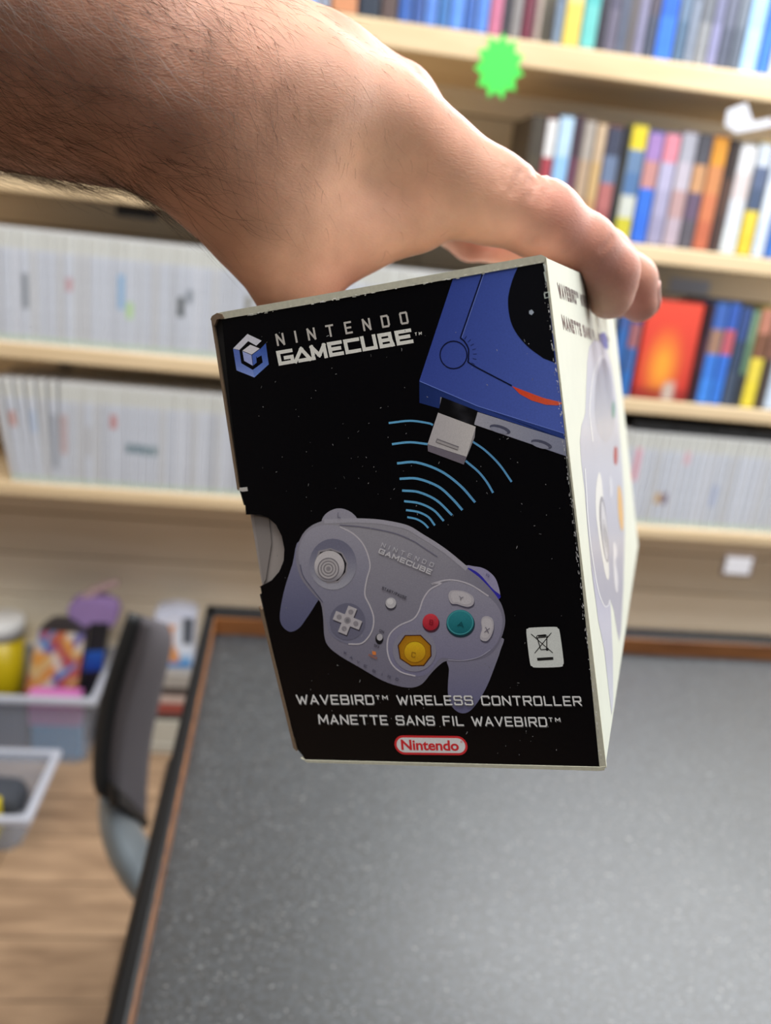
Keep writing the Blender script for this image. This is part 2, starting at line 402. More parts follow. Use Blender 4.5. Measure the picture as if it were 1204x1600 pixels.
coloured(2, yC, [
 (950, 966, '2f5c9c 3c6cb0 4a64a0', 'blue case behind the corner of the box on the third shelf'),
 (967, 984, '3870b8 4468a4 a0686c 3c4e90', 'dark blue case with a reddish picture beside the big red cover'),
 (1076, 1087, '3c2028 4c2830 3a2028', 'blackish maroon case right beside the big red cover'),
 (1088, 1108, '4488e4 3f7cd8 a07c68 4468b4', 'bright blue case with an orange blot, first of a pair on the third shelf'),
 (1109, 1126, '3c7cdc 3c74d4 c0606c 3c60b4', 'bright blue case with a red blot, second of a pair on the third shelf'),
 (1127, 1144, '485468 3c4a62 3c5288', 'gunmetal case after the bright blue pair on the third shelf'),
 (1145, 1156, '3a4048 6a8c70 7c9c80', 'dark case with a sage green upper half on the third shelf'),
 (1157, 1178, 'e8d440 e4d04c 7c5440 b87c68', 'lemon yellow case with a brown top on the third shelf'),
 (1179, 1192, '4c4038 8a6050', 'dark brown thin case after the lemon yellow one'),
 (1193, 1218, 'ccdcf0 d4e0f0 a8b8cc', 'ice white case at the end of the third shelf'),
])
# the face-out case with a red and orange cover, leaning on the row behind
def plane_patch(name, quad, cols, nu, nv, m, parent, off=.0006):
    pass
pr = print_mat('glossy_cover_print', .35)
def cover(parent, name, corners, fn, nu=10, nv=14, mat_=None):
    bl, br, tr, tl = [np.array(c) for c in corners]
    vs = []; cs = []; fs = []
    for j in range(nv + 1):
        for i in range(nu + 1):
            u, v = i / nu, j / nv
            vs.append((bl * (1 - u) + br * u) * (1 - v) + (tl * (1 - u) + tr * u) * v); cs.append(lin(fn(u, v)))
    for j in range(nv):
        for i in range(nu):
            a = j * (nu + 1) + i; fs.append((a, a + 1, a + nu + 2, a + nu + 1))
    o = mesh_obj(name, vs, fs, mat_ or pr, parent)
    at_ = o.data.color_attributes.new('Col', 'FLOAT_COLOR', 'POINT')
    at_.data.foreach_set('color', [q for c in cs for q in (*c, 1)])
    return o
def mixc(a, b, t): t = max(0, min(1, t)); return tuple(a[i] * (1 - t) + b[i] * t for i in range(3))
xa, xb = x_at(986, 607), x_at(1073, 617)
rc = thing('game_case', ((xa + xb) / 2, CASE_Y, S_TOP[2]), 'big red and orange cover facing out on the third shelf beside the fingertips', 'game case')
zt = S_TOP[2]
prism('case_shell', [(xa, CASE_Y, zt), (xb, CASE_Y, zt), (xb, CASE_Y + .014, zt), (xa, CASE_Y + .014, zt)], (0, .004, .187), mat('case_dark_red', (120, 40, 34), .4), rc, .0015)
def redcover(u, v):
    c = mixc((196, 60, 50), (232, 84, 66), v)
    c = mixc(c, (240, 160, 60), 1.3 - 3.2 * math.hypot(u - .45, (v - .34) * .9))
    if v < .14: c = mixc(c, (120, 40, 40), .6)
    if .55 < u < .8 and v < .15: c = (196, 180, 168)
    return c
cover(rc, 'cover_print', [(xa + .003, CASE_Y - .0012, zt + .003), (xb - .003, CASE_Y - .0012, zt + .003), (xb - .003, CASE_Y + .0026, zt + .183), (xa + .003, CASE_Y + .0026, zt + .183)], redcover)
# black cases lying flat on the white row beside the box
blackm = mat('matt_black_plastic', (22, 22, 24), .6)
for j, (pa, pb, lb) in enumerate([(984, 1046, 'black flat case lying on the white cases next to the box'), (1049, 1108, 'black flat case lying on the white cases under the blue pair'),
                                  (1111, 1168, 'black flat case lying on the white cases under the lemon yellow one'), (1171, 1240, 'black flat case lying on the white cases at the end of the shelf')]):
    xa, xb = x_at(pa, 700), x_at(pb, 710)
    t = thing('black_case', ((xa + xb) / 2, CASE_Y, S_TOP[3] + CH + .0003), lb, 'game case')
    zb = S_TOP[3] + CH + .0003
    box('case_shell', (xa + .001, CASE_Y + .004, zb), (xb - .001, CASE_Y + .13, zb + .017), blackm, t, .002)
    box('case_tab', ((xa + xb) / 2 - .012, CASE_Y + .0025, zb + .005), ((xa + xb) / 2 + .012, CASE_Y + .0045, zb + .012), blackm, t, .0005)

# ------------------------------------------------------------------ tags, cards, clip on the shelves
c0 = atY(780, 104, SHY - .0015); r1, r2 = .050, .036
star = [(c0[0] + (r1 if k % 2 == 0 else r2) * math.sin(math.pi * k / 11) * .84, SHY - .0014, c0[2] + (r1 if k % 2 == 0 else r2) * math.cos(math.pi * k / 11)) for k in range(22)]
tag(prism('starburst_tag', star, (0, .001, 0), mat('neon_green_card', (70, 226, 84), .55)), 'neon green starburst price tag stuck on the top shelf edge', 'price tag')
pa = [atY(px, py, SHY - .012) for px, py in ((1136, 172), (1166, 160), (1176, 190), (1204, 184), (1214, 196), (1150, 208), (1132, 196))]
cardm = mat('white_card', (206, 208, 216), .5)
tag(prism('paper_card', pa, (0, .0012, 0), cardm), 'crumpled grey white card hanging under the top shelf', 'card')
o = box('label_holder', tuple(atY(1124, 899, SHY - .004)), tuple(atY(1182, 868, SHY - .004) + np.array([0, .006, 0])), mat('brown_holder', (120, 104, 96), .5), bev=.002)
tag(o, 'brown-edged white card under the lowest shelf', 'card holder')
a, b = atY(1130, 896, SHY - .0052), atY(1176, 873, SHY - .0052)
box('card', (a[0], SHY - .0052, a[2]), (b[0], SHY - .0038, b[2]), mat('bright_card', (226, 226, 232), .5), o, .0005)
a, b = atY(1044, 456, SHY + .1), atY(1110, 440, SHY + .1)
tag(box('paper_slip', (a[0], SHY + .1, a[2]), (b[0], SHY + .102, b[2]), cardm, bev=.0005), 'small pale slip under the second shelf, above the blue pair', 'card')
a, b = atY(180, 333, SHY + .02), atY(244, 322, SHY + .02)
t = thing('shelf_clip', ((a[0] + b[0]) / 2, SHY + .03, S_LOW[1]), 'black clip bracket fixed under the second shelf below the wrist', 'clip')
box('clip_body', (a[0], SHY + .02, a[2] - .004), (b[0], SHY + .045, b[2] + .004), blackm, t, .003)
box('clip_stem', ((a[0] + b[0]) / 2 - .008, SHY + .028, b[2]), ((a[0] + b[0]) / 2 + .008, SHY + .04, S_LOW[1]), blackm, t, .001)

# ------------------------------------------------------------------ desk
h = .44; DZ = HC - h
XL, YF = -.138 * h * 1.0, 1.955 * h           # inner corner of the raised rim at surface level
m, nt, b = nodes('speckled_laminate')
tc = nt.nodes.new('ShaderNodeTexCoord')
n1 = nt.nodes.new('ShaderNodeTexNoise'); n1.inputs['Scale'].default_value = 260; n1.inputs['Detail'].default_value = 3
n2 = nt.nodes.new('ShaderNodeTexNoise'); n2.inputs['Scale'].default_value = 420; n2.inputs['Detail'].default_value = 1
n3 = nt.nodes.new('ShaderNodeTexNoise'); n3.inputs['Scale'].default_value = 5; n3.inputs['Detail'].default_value = 3
for q in (n1, n2, n3): nt.links.new(tc.outputs['Object'], q.inputs[0])
r1_ = nt.nodes.new('ShaderNodeValToRGB'); r1_.color_ramp.elements[0].position = .36; r1_.color_ramp.elements[1].position = .66
r1_.color_ramp.elements[0].color = (*lin((10, 12, 14)), 1); r1_.color_ramp.elements[1].color = (*lin((44, 50, 56)), 1)
r2_ = nt.nodes.new('ShaderNodeValToRGB'); r2_.color_ramp.elements[0].position = .66; r2_.color_ramp.elements[1].position = .76
r2_.color_ramp.elements[0].color = (0, 0, 0, 1); r2_.color_ramp.elements[1].color = (.3, .3, .3, 1)
mx = nt.nodes.new('ShaderNodeMix'); mx.data_type = 'RGBA'; mx.blend_type = 'ADD'; mx.inputs[0].default_value = .6
nt.links.new(n1.outputs[0], r1_.inputs[0]); nt.links.new(n2.outputs[0], r2_.inputs[0])
nt.links.new(r1_.outputs[0], mx.inputs[6]); nt.links.new(r2_.outputs[0], mx.inputs[7]); nt.links.new(mx.outputs[2], b.inputs['Base Color'])
rr = nt.nodes.new('ShaderNodeMapRange'); rr.inputs[3].default_value = .40; rr.inputs[4].default_value = .52
nt.links.new(n3.outputs[0], rr.inputs[0]); nt.links.new(rr.outputs[0], b.inputs['Roughness'])
bp = nt.nodes.new('ShaderNodeBump'); bp.inputs['Strength'].default_value = .25; bp.inputs['Distance'].default_value = .0006
nt.links.new(n1.outputs[0], bp.inputs['Height']); nt.links.new(bp.outputs[0], b.inputs['Normal'])
b.inputs['Specular IOR Level'].default_value = .95
lam = m
rim_black = mat('black_edge_band', (10, 10, 12), .45, .2)
rim_wood = wood('rim_wood', (100, 60, 32), (142, 92, 50), .4, (2, 14, 14), 4)
RH, RW, XR, YN = .0215, .0115, 1.25, -.35
desk = thing('desk', (.5, .3, 0), 'dark speckled laminate desk with raised black and wood rim', 'desk')
box('desktop', (XL - .002, YN, DZ - .03), (XR, YF + .002, DZ), lam, desk, .001)
box('wood_lip', (XL - .001, YF, DZ - .001), (XR, YF + .003, DZ + RH - .002), rim_wood, desk, .0008)
box('wood_lip', (XL - .002, YN, DZ - .001), (XL, YF, DZ + RH - .002), rim_wood, desk, .0008)
box('edge_band', (XL - .001 - RW, YF + .0015, DZ - .034), (XR, YF + .030, DZ + RH), rim_black, desk, .003)
box('edge_band', (XL - .001 - RW, YN, DZ - .034), (XL - .0008, YF + .028, DZ + RH), rim_black, desk, .003)
pq = atZ(250, 1238, DZ - .05)
box('side_rail', (XL - .001 - RW - .0075, YN, DZ - .07), (XL - .001 - RW + .002, pq[1], DZ - .012), mat('black_side_rail', (20, 19, 20), .35), desk, .003)
blk = mat('black_desk_leg', (24, 24, 26), .5)
for lx, ly in ((XL + .04, YF - .05), (XR - .08, YF - .05), (XL + .04, YN + .05), (XR - .08, YN + .05)):
    box('leg', (lx - .02, ly - .02, 0), (lx + .02, ly + .02, DZ - .03), blk, desk, .003)

# ------------------------------------------------------------------ chair
cg = mat('charcoal_fabric', (92, 88, 92), .85, .2, noise=.1, scale=200, bump=.2, bscale=900)
cb = mat('black_chair_trim', (34, 36, 38), .5)
cs = mat('silver_chair_bar', (150, 160, 166), .35, .5, metal=.5)
YA, YB = .86, .97
Lp = [(207, 958), (186, 1020), (165, 1090), (154, 1160), (151, 1215), (156, 1243)]
Rp = [(243, 968), (250, 1000), (232, 1085), (219, 1150), (213, 1215), (211, 1279)]
chair = thing('office_chair', tuple(atY(300, 1400, .95) * np.array([1, 1, 0])), 'grey office chair with a curved padded back and silver back bar beside the desk', 'chair')
Lq, Rq = smooth_path([atY(*q, YA) for q in Lp], 4), smooth_path([atY(*q, YB) for q in Rp], 4)
def slab(L, R, n_off, t, nu=6, puff=.006, inset=0.0):
    vs, fs = [], []; nL = len(L)
    for side in (0, 1):
        for j in range(nL):
            for i in range(nu + 1):
                u = inset + (1 - 2 * inset) * i / nu
                v = j / (nL - 1)
                p = L[j] * (1 - u) + R[j] * u
                bulge = puff * (1 - (2 * i / nu - 1) ** 4) * (1 - (2 * v - 1) ** 6)
                vs.append(p + n_off * ((t / 2 + bulge) if side == 0 else -(t / 2 + bulge)))
    g = nL * (nu + 1)
    for j in range(nL - 1):
        for i in range(nu):
            a = j * (nu + 1) + i
            fs.append((a, a + 1, a + nu + 2, a + nu + 1)); fs.append((g + a + nu + 1, g + a + nu + 2, g + a + 1, g + a))
    per = [i for i in range(nu + 1)] + [(j + 1) * (nu + 1) + nu for j in range(nL - 1)] + [(nL - 1) * (nu + 1) + i for i in range(nu - 1, -1, -1)] + [j * (nu + 1) for j in range(nL - 2, 0, -1)]
    for k in range(len(per)):
        a, b_ = per[k], per[(k + 1) % len(per)]; fs.append((b_, a, a + g, b_ + g))
    return vs, fs
nrm = np.cross(Rq[10] - Lq[10], Lq[14] - Lq[6]); nrm /= np.linalg.norm(nrm)
if nrm[0] < 0: nrm = -nrm
vs, fs = slab([p + (r - p) * .12 for p, r in zip(Lq, Rq)], Rq, nrm, .010, puff=.004); mesh_obj('backrest', [v + nrm * .012 for v in vs], fs, cg, chair, True)
vs, fs = slab([p - (r - p) * .03 for p, r in zip(Lq, Rq)], [r + (r - p) * .0 for p, r in zip(Lq, Rq)], nrm, .010, puff=.003); mesh_obj('back_shell', [v + nrm * .001 for v in vs], fs, cb, chair, True)
prism('lower_cap', [atY(*q, YA + .002 + .10 * k) + nrm * .004 for q, k in (((153, 1212), 0), ((158, 1250), 0), ((209, 1288), 1), ((211, 1272), 1))], nrm * .020, cb, chair, .004)
def tube(pts, rads, nside=12, flat=None):
    vs, fs = [], []; pts = [np.array(p, float) for p in pts]
    for i, p in enumerate(pts):
        t = pts[min(i + 1, len(pts) - 1)] - pts[max(i - 1, 0)]; t /= np.linalg.norm(t)
        ref = np.array([0, 1., 0]) if flat is not None else (np.array([0, 0, 1.]) if abs(t[2]) < .9 else np.array([1., 0, 0]))
        a = ref - t * (ref @ t); a /= np.linalg.norm(a); b_ = np.cross(t, a)
        ra, rb = (rads[i] * flat, rads[i]) if flat is not None else (rads[i], rads[i])
        for k in range(nside):
            an = 2 * math.pi * k / nside; vs.append(p + a * ra * math.cos(an) + b_ * rb * math.sin(an))
    for i in range(len(pts) - 1):
        for k in range(nside):
            fs.append((i * nside + k, i * nside + (k + 1) % nside, (i + 1) * nside + (k + 1) % nside, (i + 1) * nside + k))
    fs.append(tuple(range(nside))[::-1]); fs.append(tuple((len(pts) - 1) * nside + k for k in range(nside)))
    return vs, fs
bar = smooth_path([atY(176, 1228, .9), atY(178, 1270, .9), atY(196, 1318, .9), atY(232, 1372, .9), atY(292, 1410, .9), atY(380, 1425, .9)], 5)
vs, fs = tube(bar, [.014 + .006 * min(1, i / 10) for i in range(len(bar))], 14, flat=2.2); mesh_obj('back_bar', vs, fs, cs, chair, True)
e = bar[-1]
box('seat', (e[0] - .06, e[1] - .2, e[2] + .018), (e[0] + .34, e[1] + .2, e[2] + .075), cg, chair, .022)
vs, fs = tube([(e[0] + .14, e[1], e[2] + .018), (e[0] + .14, e[1], .06)], [.025, .025]); mesh_obj('column', vs, fs, cb, chair, True)
for k in range(5):
    an = 2 * math.pi * k / 5 + .3; c_ = np.array([e[0] + .14, e[1], 0]); d_ = np.array([math.cos(an), math.sin(an), 0])
    vs, fs = tube([c_ + [0, 0, .075], c_ + d_ * .17 + [0, 0, .055]], [.02, .012]); o = mesh_obj('base_leg', vs, fs, cb, chair, True)
    vs, fs = tube([c_ + d_ * .165 + np.array([-d_[1], d_[0], 0]) * .012 + [0, 0, .0255], c_ + d_ * .165 - np.array([-d_[1], d_[0], 0]) * .012 + [0, 0, .0255]], [.025, .025], 16); mesh_obj('caster', vs, fs, cb, o, False)

# ------------------------------------------------------------------ tubs and goods on the floor
tub_m = translucent('clear_tub_plastic', (206, 212, 226), .26, .3)
rim_m = translucent('tub_rim_plastic', (204, 208, 220), .8, .35)
def tub(x0, x1, y0, y1, hgt, label, taper=.02):
    t = thing('storage_tub', ((x0 + x1) / 2, (y0 + y1) / 2, 0), label, 'tub', )
    bm = bmesh.new(); T = .003
    def ring(ins, z):
        return [bm.verts.new((x, y, z)) for x, y in ((x0 + ins, y0 + ins), (x1 - ins, y0 + ins), (x1 - ins, y1 - ins), (x0 + ins, y1 - ins))]
    rs = [ring(taper, .001), ring(0, hgt), ring(T, hgt), ring(taper + T, .001 + T)]
    bm.faces.new(rs[0]); bm.faces.new(rs[3])
    for a, b_ in zip(rs, rs[1:]):
        for k in range(4): bm.faces.new((a[k], a[(k + 1) % 4], b_[(k + 1) % 4], b_[k]))
    es = [e_ for e_ in bm.edges if abs(e_.verts[0].co.z - e_.verts[1].co.z) > .05]
    bmesh.ops.bevel(bm, geom=es, offset=.012, segments=3, affect='EDGES')
    bm_obj('tub_body', bm, tub_m, t)
    bm = bmesh.new(); W = .011
    for lo, hi in (((x0 - W, y0 - W), (x1 + W, y0 + .003)), ((x0 - W, y1 - .003), (x1 + W, y1 + W)), ((x0 - W, y0 + .003), (x0 + .003, y1 - .003)), ((x1 - .003, y0 + .003), (x1 + W, y1 - .003))):
        box_bm(bm, (*lo, hgt - .010), (*hi, hgt + .003), .002)
    bm_obj('tub_rim', bm, rim_m, t)
    return t
# far tub
yb = atZ(143, 1203, 0)[1]
xr = atY(143, 1096, yb)[0]; hz = atY(120, 1092, yb)[2]
x_l = xr - .36
tub(x_l, xr, yb, yb + .22, hz, 'clear plastic tub by the wall full of bright boxes and a purple cloth')
zf = .008
pink = mat('pink_card', (206, 120, 186), .5, noise=.08, scale=40); blue = mat('aqua_card', (84, 158, 200), .5, noise=.08, scale=40)
o = box('flat_box', (xr - .13, yb + .027, zf), (xr - .030, yb + .062, hz * .5), blue, bev=.003); tag(o, 'aqua blue box showing through the front of the far tub', 'box')
o = box('flat_box', (xr - .135, yb + .027, hz * .5 + .0005), (xr - .030, yb + .062, hz * .93), pink, bev=.003); tag(o, 'pink box showing through the front of the far tub', 'box')
o = box('folded_cloth', (x_l + .03, yb + .027, zf), (xr - .145, yb + .062, hz * .8), mat('slate_cloth', (92, 96, 112), .9, noise=.2, scale=30), bev=.012); tag(o, 'slate grey folded cloth showing through the front of the far tub', 'cloth')
# bright picture box leaning inside
A_, B_, D_, E_ = [atY(px, py, yb + .085) for px, py in ((36, 1090), (118, 1094), (133, 990), (60, 985))]
t = thing('picture_box', tuple((A_ + B_) / 2 * np.array([1, 1, 0]) + np.array([0, 0, zf])), 'tall box with a busy red, orange and blue picture standing in the far tub', 'box')
lowv = np.array([0, 0, zf - A_[2]])
dp = np.array([0, .035, 0])
prism('carton', [A_ + lowv, B_ + [0, 0, zf - B_[2]], B_, D_, (D_ * .7 + E_ * .3) + [0, 0, .022], (D_ * .25 + E_ * .75) + [0, 0, .020], E_, A_], dp, mat('dark_carton', (58, 54, 56), .5), t, .002)
def busy(u, v):
    cols = [(206, 70, 60), (226, 150, 60), (96, 160, 214), (226, 206, 140), (90, 80, 160), (200, 120, 80), (220, 222, 226)]
    k = int(u * 4.2 + .8 * math.sin(v * 9)) * 3 + int(v * 5 + .6 * math.sin(u * 11)) * 5
    return mixc(cols[k % 7], cols[(k + 2) % 7], (u * 7 + v * 5) % 1 * .4)
cover(t, 'picture_print', [A_ - [0, .0006, 0], B_ - [0, .0006, 0], D_ - [0, .0006, 0], E_ - [0, .0006, 0]], busy, 16, 20)
# dark blue pack beside it, purple cloth on top
A_, B_, D_, E_ = [atY(px, py, yb + .10) for px, py in ((124, 1094), (152, 1090), (170, 975), (140, 975))]
t = thing('dark_pack', tuple((A_ + B_) / 2 * np.array([1, 1, 0]) + np.array([0, 0, zf])), 'black and blue pack standing in the far tub under the purple cloth', 'pack')
prism('carton', [A_ * [1, 1, 0] + [0, 0, zf], B_ * [1, 1, 0] + [0, 0, zf], B_, D_, E_, A_], (0, .03, 0), mat('pack_black', (26, 28, 36), .4), t, .002)
cover(t, 'pack_print', [A_ * .62 + E_ * .38 - [0, .0006, 0], B_ * .62 + D_ * .38 - [0, .0006, 0], B_ * .35 + D_ * .65 - [0, .0006, 0], A_ * .35 + E_ * .65 - [0, .0006, 0]], lambda u, v: mixc((20, 60, 150), (40, 96, 190), v), 4, 6)
pts = [atY(px, py, yb + .105) for px, py in ((104, 958), (112, 944), (140, 938), (176, 948), (182, 968), (170, 984), (140, 980), (116, 976))]
pp_ = closed_path(pts, 3)
o = prism('purple_cloth', pp_, (0, .05, 0), mat('purple_cloth', (150, 124, 178), .85, noise=.15, scale=25), None, .004); tag(o, 'purple cloth bundle draped over the far tub', 'cloth')
tl = [atY(px, py, yb + .13) for px, py in ((128, 944), (142, 928), (164, 916), (184, 910))]
vs, fs = tube(smooth_path(tl, 4), np.linspace(.012, .007, 13), 10, flat=1.3); mesh_obj('cloth_tail', vs, fs, mat('mauve_cloth', (176, 150, 152), .85), o, True)
# yellow canister with white lid
c_ = atY(6, 1060, yb + .166)
t = thing('canister', (c_[0], yb + .166, zf), 'yellow canister with a white lid in the far tub', 'canister')
zt_ = atY(18, 990, yb + .166)[2]; zl = atY(18, 965, yb + .166)[2]
vs, fs = tube([(c_[0], yb + .166, zf), (c_[0], yb + .166, zt_)], [.041, .045], 24); mesh_obj('canister_body', vs, fs, mat('yellow_tin', (214, 188, 22), .35, noise=.25, scale=18), t, True)
vs, fs = tube([(c_[0], yb + .166, zt_), (c_[0], yb + .166, zl - .004), (c_[0], yb + .166, zl)], [.048, .048, .043], 24); mesh_obj('lid', vs, fs, mat('white_lid', (226, 228, 228), .4), t, True)
# rounded white thing at the frame edge
c_ = atY(-10, 1085, yb - .06)
# near tub
yn = atZ(25, 1342, 0)[1]
xr2 = atY(36, 1290, yn)[0] + .004; hz2 = atY(20, 1277, yn)[2]
tub(xr2 - .30, xr2, yn, yn + .19, hz2, 'clear plastic tub standing in front of the far tub')
o = box('yellow_block', (xr2 - .11, yn + .032, zf), (xr2 - .062, yn + .07, hz2 * .9), mat('yellow_plastic', (228, 206, 10), .35), bev=.004); tag(o, 'yellow plastic item standing in the near tub', 'toy')
t = thing('dark_bag', (xr2 - .15, yn + .12, zf), 'dark slate bag lying in the near tub behind the yellow item', 'bag')
bm = bmesh.new(); box_bm(bm, (xr2 - .26, yn + .08, zf), (xr2 - .035, yn + .155, hz2 * .82), .02, 0, 4)
for v in bm.verts: v.co.z -= .016 * math.sin(v.co.x * 40) * (v.co.z > .05)
bm_obj('bag_body', bm, mat('slate_bag', (62, 66, 74), .8, noise=.3, scale=30), t, True)
vs, fs = tube(smooth_path([(xr2 - .2, yn + .115, hz2 * .80), (xr2 - .17, yn + .115, hz2 * .93), (xr2 - .12, yn + .115, hz2 * .93), (xr2 - .09, yn + .115, hz2 * .80)], 5), [.005] * 16, 8); mesh_obj('handle', vs, fs, blackm, t, True)
# the stack between chair and desk
sx0, sx1 = atY(226, 1165, 1.62)[0], atY(318, 1165, 1.62)[0]
zs_ = [atY(268, py, 1.60)[2] for py in (1166, 1131, 1123, 1107, 1096, 1084, 1062)]
stackc = [((190, 188, 176), 'off-white case at the bottom of the low stack by the desk'), ((60, 56, 54), 'thin black case in the low stack by the desk'),
          ((150, 74, 66), 'brick red case in the low stack by the desk'), ((196, 176, 166), 'beige case in the low stack by the desk'),
          ((72, 62, 60), 'dark brown case in the low stack by the desk'), ((166, 162, 156), 'grey case on top of the low stack by the desk')]
bz = 0.0
z_base = max(zs_[0], .03)
t = thing('low_crate', ((sx0 + sx1) / 2, 1.68, 0), 'low pale crate carrying the stack of cases between chair and desk', 'crate')
box('crate_body', (sx0, 1.60, 0), (sx1, 1.76, z_base - .0005), mat('pale_crate', (196, 192, 180), .6), t, .004)
box('crate_lip', (sx0 - .003, 1.597, z_base - .012), (sx1 + .003, 1.763, z_base - .004), mat('pale_crate_lip', (176, 172, 160), .6), t, .002)
zc_ = z_base
for k, (c_, lb) in enumerate(stackc):
    dz = max(.006, zs_[k + 1] - zs_[k])
    o = box('stacked_case', (sx0 + .004 * (k % 2), 1.60 + .002 * k, zc_), (sx1 - .003 * (k % 3), 1.74, zc_ + dz - .0006), col_mat(c_), bev=.002); tag(o, lb, 'case')
    zc_ += dz
A_, B_ = atY(246, 1062, 1.64), atY(300, 1062, 1.64); D_, E_ = atY(306, 960, 1.66), atY(240, 958, 1.66)
A_[2] = B_[2] = zc_ + .0008
t = thing('figure_box', tuple((A_ + B_) / 2), 'white and blue box with an orange shape, upright on the low stack by the desk', 'box')
prism('carton', [A_, B_, D_, (D_ + E_) / 2 + [0, 0, .010], E_], (0, .06, 0), mat('pale_blue_carton', (206, 212, 230), .4), t, .006)
def fig(u, v):
    c = mixc((60, 130, 196), (214, 222, 236), (v - .05) * 4) if v < .9 else (218, 222, 240)
    if abs(u - .36 - .1 * math.sin(v * 8)) < .16 and .12 < v < .85: c = (214, 146, 84)
    if u > .72 and v > .45: c = (84, 90, 100)
    return c
dl = np.array([0, .0008, 0])
cover(t, 'figure_print', [A_ * .95 + B_ * .05 - dl, B_ * .95 + A_ * .05 - dl, (D_ * .95 + E_ * .05) * .93 + B_ * .07 - dl, (E_ * .95 + D_ * .05) * .93 + A_ * .07 - dl], fig, 12, 16)

# ------------------------------------------------------------------ the carton held in the hand
BR = np.array([[0.93448692, 0.1577107, 0.31915753], [-0.08881855, 0.97145229, -0.21998117], [-0.34473969, 0.17722242, 0.9218171]])  # columns: right, down, depth (camera frame)
BT = np.array([0.00583007, 0.00759172, 0.22951345])
ux, uy, uz = [CAMR.T @ BR[:, k] for k in range(3)]
BO = ORG + CAMR.T @ BT                          # centre of the front panel
def on_plane(px, py, p0, n):
    d = ray(px, py); return ORG + d * (((p0 - ORG) @ n) / (d @ n))
def front(px, py, off=0.0): return on_plane(px, py, BO - uz * off, uz)
TLc, TRc, BRc, BLc = [front(*q) for q in ((332, 495), (851, 402), (945, 1200), (470, 1190))]
nr = np.cross(BRc - TRc, uz); nr /= np.linalg.norm(nr)
if nr @ ux < 0: nr = -nr                        # outward normal of the panel on the right
def side(px, py, off=0.0): return on_plane(px, py, TRc + nr * off, nr)
DEP = .236
carton = thing('product_box', tuple(BO + uz * .12), 'black and cream cardboard box printed with a grey gamepad, held up by the hand', 'box')
black_gloss = mat('black_gloss_board', (7, 7, 11), .24, .28)
cream = mat('cream_board', (212, 214, 199), .42, .4, noise=.05, scale=120)
cream_edge = mat('cream_worn_edge', (206, 204, 184), .6, .3, noise=.18, scale=900)
brown_card = mat('raw_cardboard', (128, 108, 88), .8, .2, noise=.2, scale=1500)
dark_in = mat('slot_black_board', (14, 12, 12), .7)
grey_flap = mat('grey_inner_board', (176, 168, 164), .6, noise=.06, scale=90)
# front panel with its thumb notch, 0.5 mm board
notch = [(384, 804), (405, 804), (419, 809), (431, 820), (440, 838), (444, 858), (443, 876), (436, 893), (424, 907), (405, 917)]
outline = [(346, 493), (848, 403), (857, 466), (876, 620), (905, 872), (937, 1199), (476, 1187), (455, 1142), (438, 1075), (412, 950), (407, 918)] + notch[::-1] + [(383, 790), (376, 766), (360, 640)]
prism('front_panel', [front(*q) for q in outline], uz * .0006, black_gloss, carton)
o_fp = [c for c in carton.children if c.name.startswith('front_panel')][0]
# inner flap seen through the notch
prism('inner_flap', [front(*q) + uz * .0016 for q in [(386, 800), (450, 800), (450, 925), (407, 925)]], uz * .0005, grey_flap, carton)
o_in = prism('flap_fold', [front(*q) + uz * .0012 for q in [(393, 806), (417, 811), (421, 850), (412, 908), (408, 914)]], uz * .0003, mat('grey_flap_fold', (150, 143, 140), .6), carton)
# left wall: board edge in raw brown, black gap between it and the front panel
lft = [(332, 497), (343, 489), (347, 497), (341, 505)]
up_l, dn_l = front(335, 500), front(472, 1190)
prism('left_panel', [front(*q) + uz * .0007 for q in [(331.5, 498), (350, 497), (394, 792), (379, 790), (371.5, 764)]], uz * (DEP - .004), dark_in, carton)
prism('left_panel_lower', [front(404, 930) + uz * .0007, front(414, 950) + uz * .0007, front(476, 1188) + uz * .0007, front(461, 1170) + uz * .0007], uz * (DEP - .004), dark_in, carton)
prism('cardboard_edge', [front(330, 497) - uz * .0003, front(333.5, 499) - uz * .0003, front(374, 764) - uz * .0003, front(371, 764) - uz * .0003], uz * .001, brown_card, carton)
prism('cardboard_edge', [front(405, 947) - uz * .0004, front(410, 952) - uz * .0004, front(464, 1173) - uz * .0004, front(459, 1168) - uz * .0004], uz * .001, brown_card, carton)
prism('torn_fibre', [front(*q) - uz * .0002 for q in [(370, 763), (386, 761), (387, 767), (379, 768), (372, 766)]], uz * .0008, mat('torn_white_fibre', (206, 202, 196), .9), carton)
# top panel: pale worn fold along the front edge
tp = [(332, 493), (345, 488), (600, 443), (845, 398), (853, 402), (850, 410), (720, 433), (600, 454), (480, 476), (346, 499)]
prism('top_panel', [front(*q) - uz * .0002 for q in tp], uz * .0012, cream_edge, carton)
tl2, tr2 = front(338, 492) + uz * .001, front(851, 402) + uz * .001
prism('top_board', [tl2, tr2, tr2 + uz * DEP, tl2 + uz * DEP], (BLc - TLc) / np.linalg.norm(BLc - TLc) * .0006, cream, carton)
prism('corner_tuck', [front(*q) - uz * .0005 for q in [(330, 499), (332, 494), (340, 489), (348, 491), (351, 497), (340, 499), (336, 509)]], uz * .003, brown_card, carton)
# bottom panel, its thin pale edge
bp_ = [(470, 1184), (478, 1187), (937, 1198), (945, 1197), (944, 1203), (934, 1204), (480, 1191)]
prism('bottom_edge', [front(*q) - uz * .0002 for q in bp_], uz * .001, cream_edge, carton)
bl2, br2 = front(470, 1189) + uz * .001, front(943, 1201) + uz * .001
prism('bottom_board', [bl2, br2, br2 + uz * DEP, bl2 + uz * DEP], (TLc - BLc) / np.linalg.norm(BLc - TLc) * .0006, cream, carton)
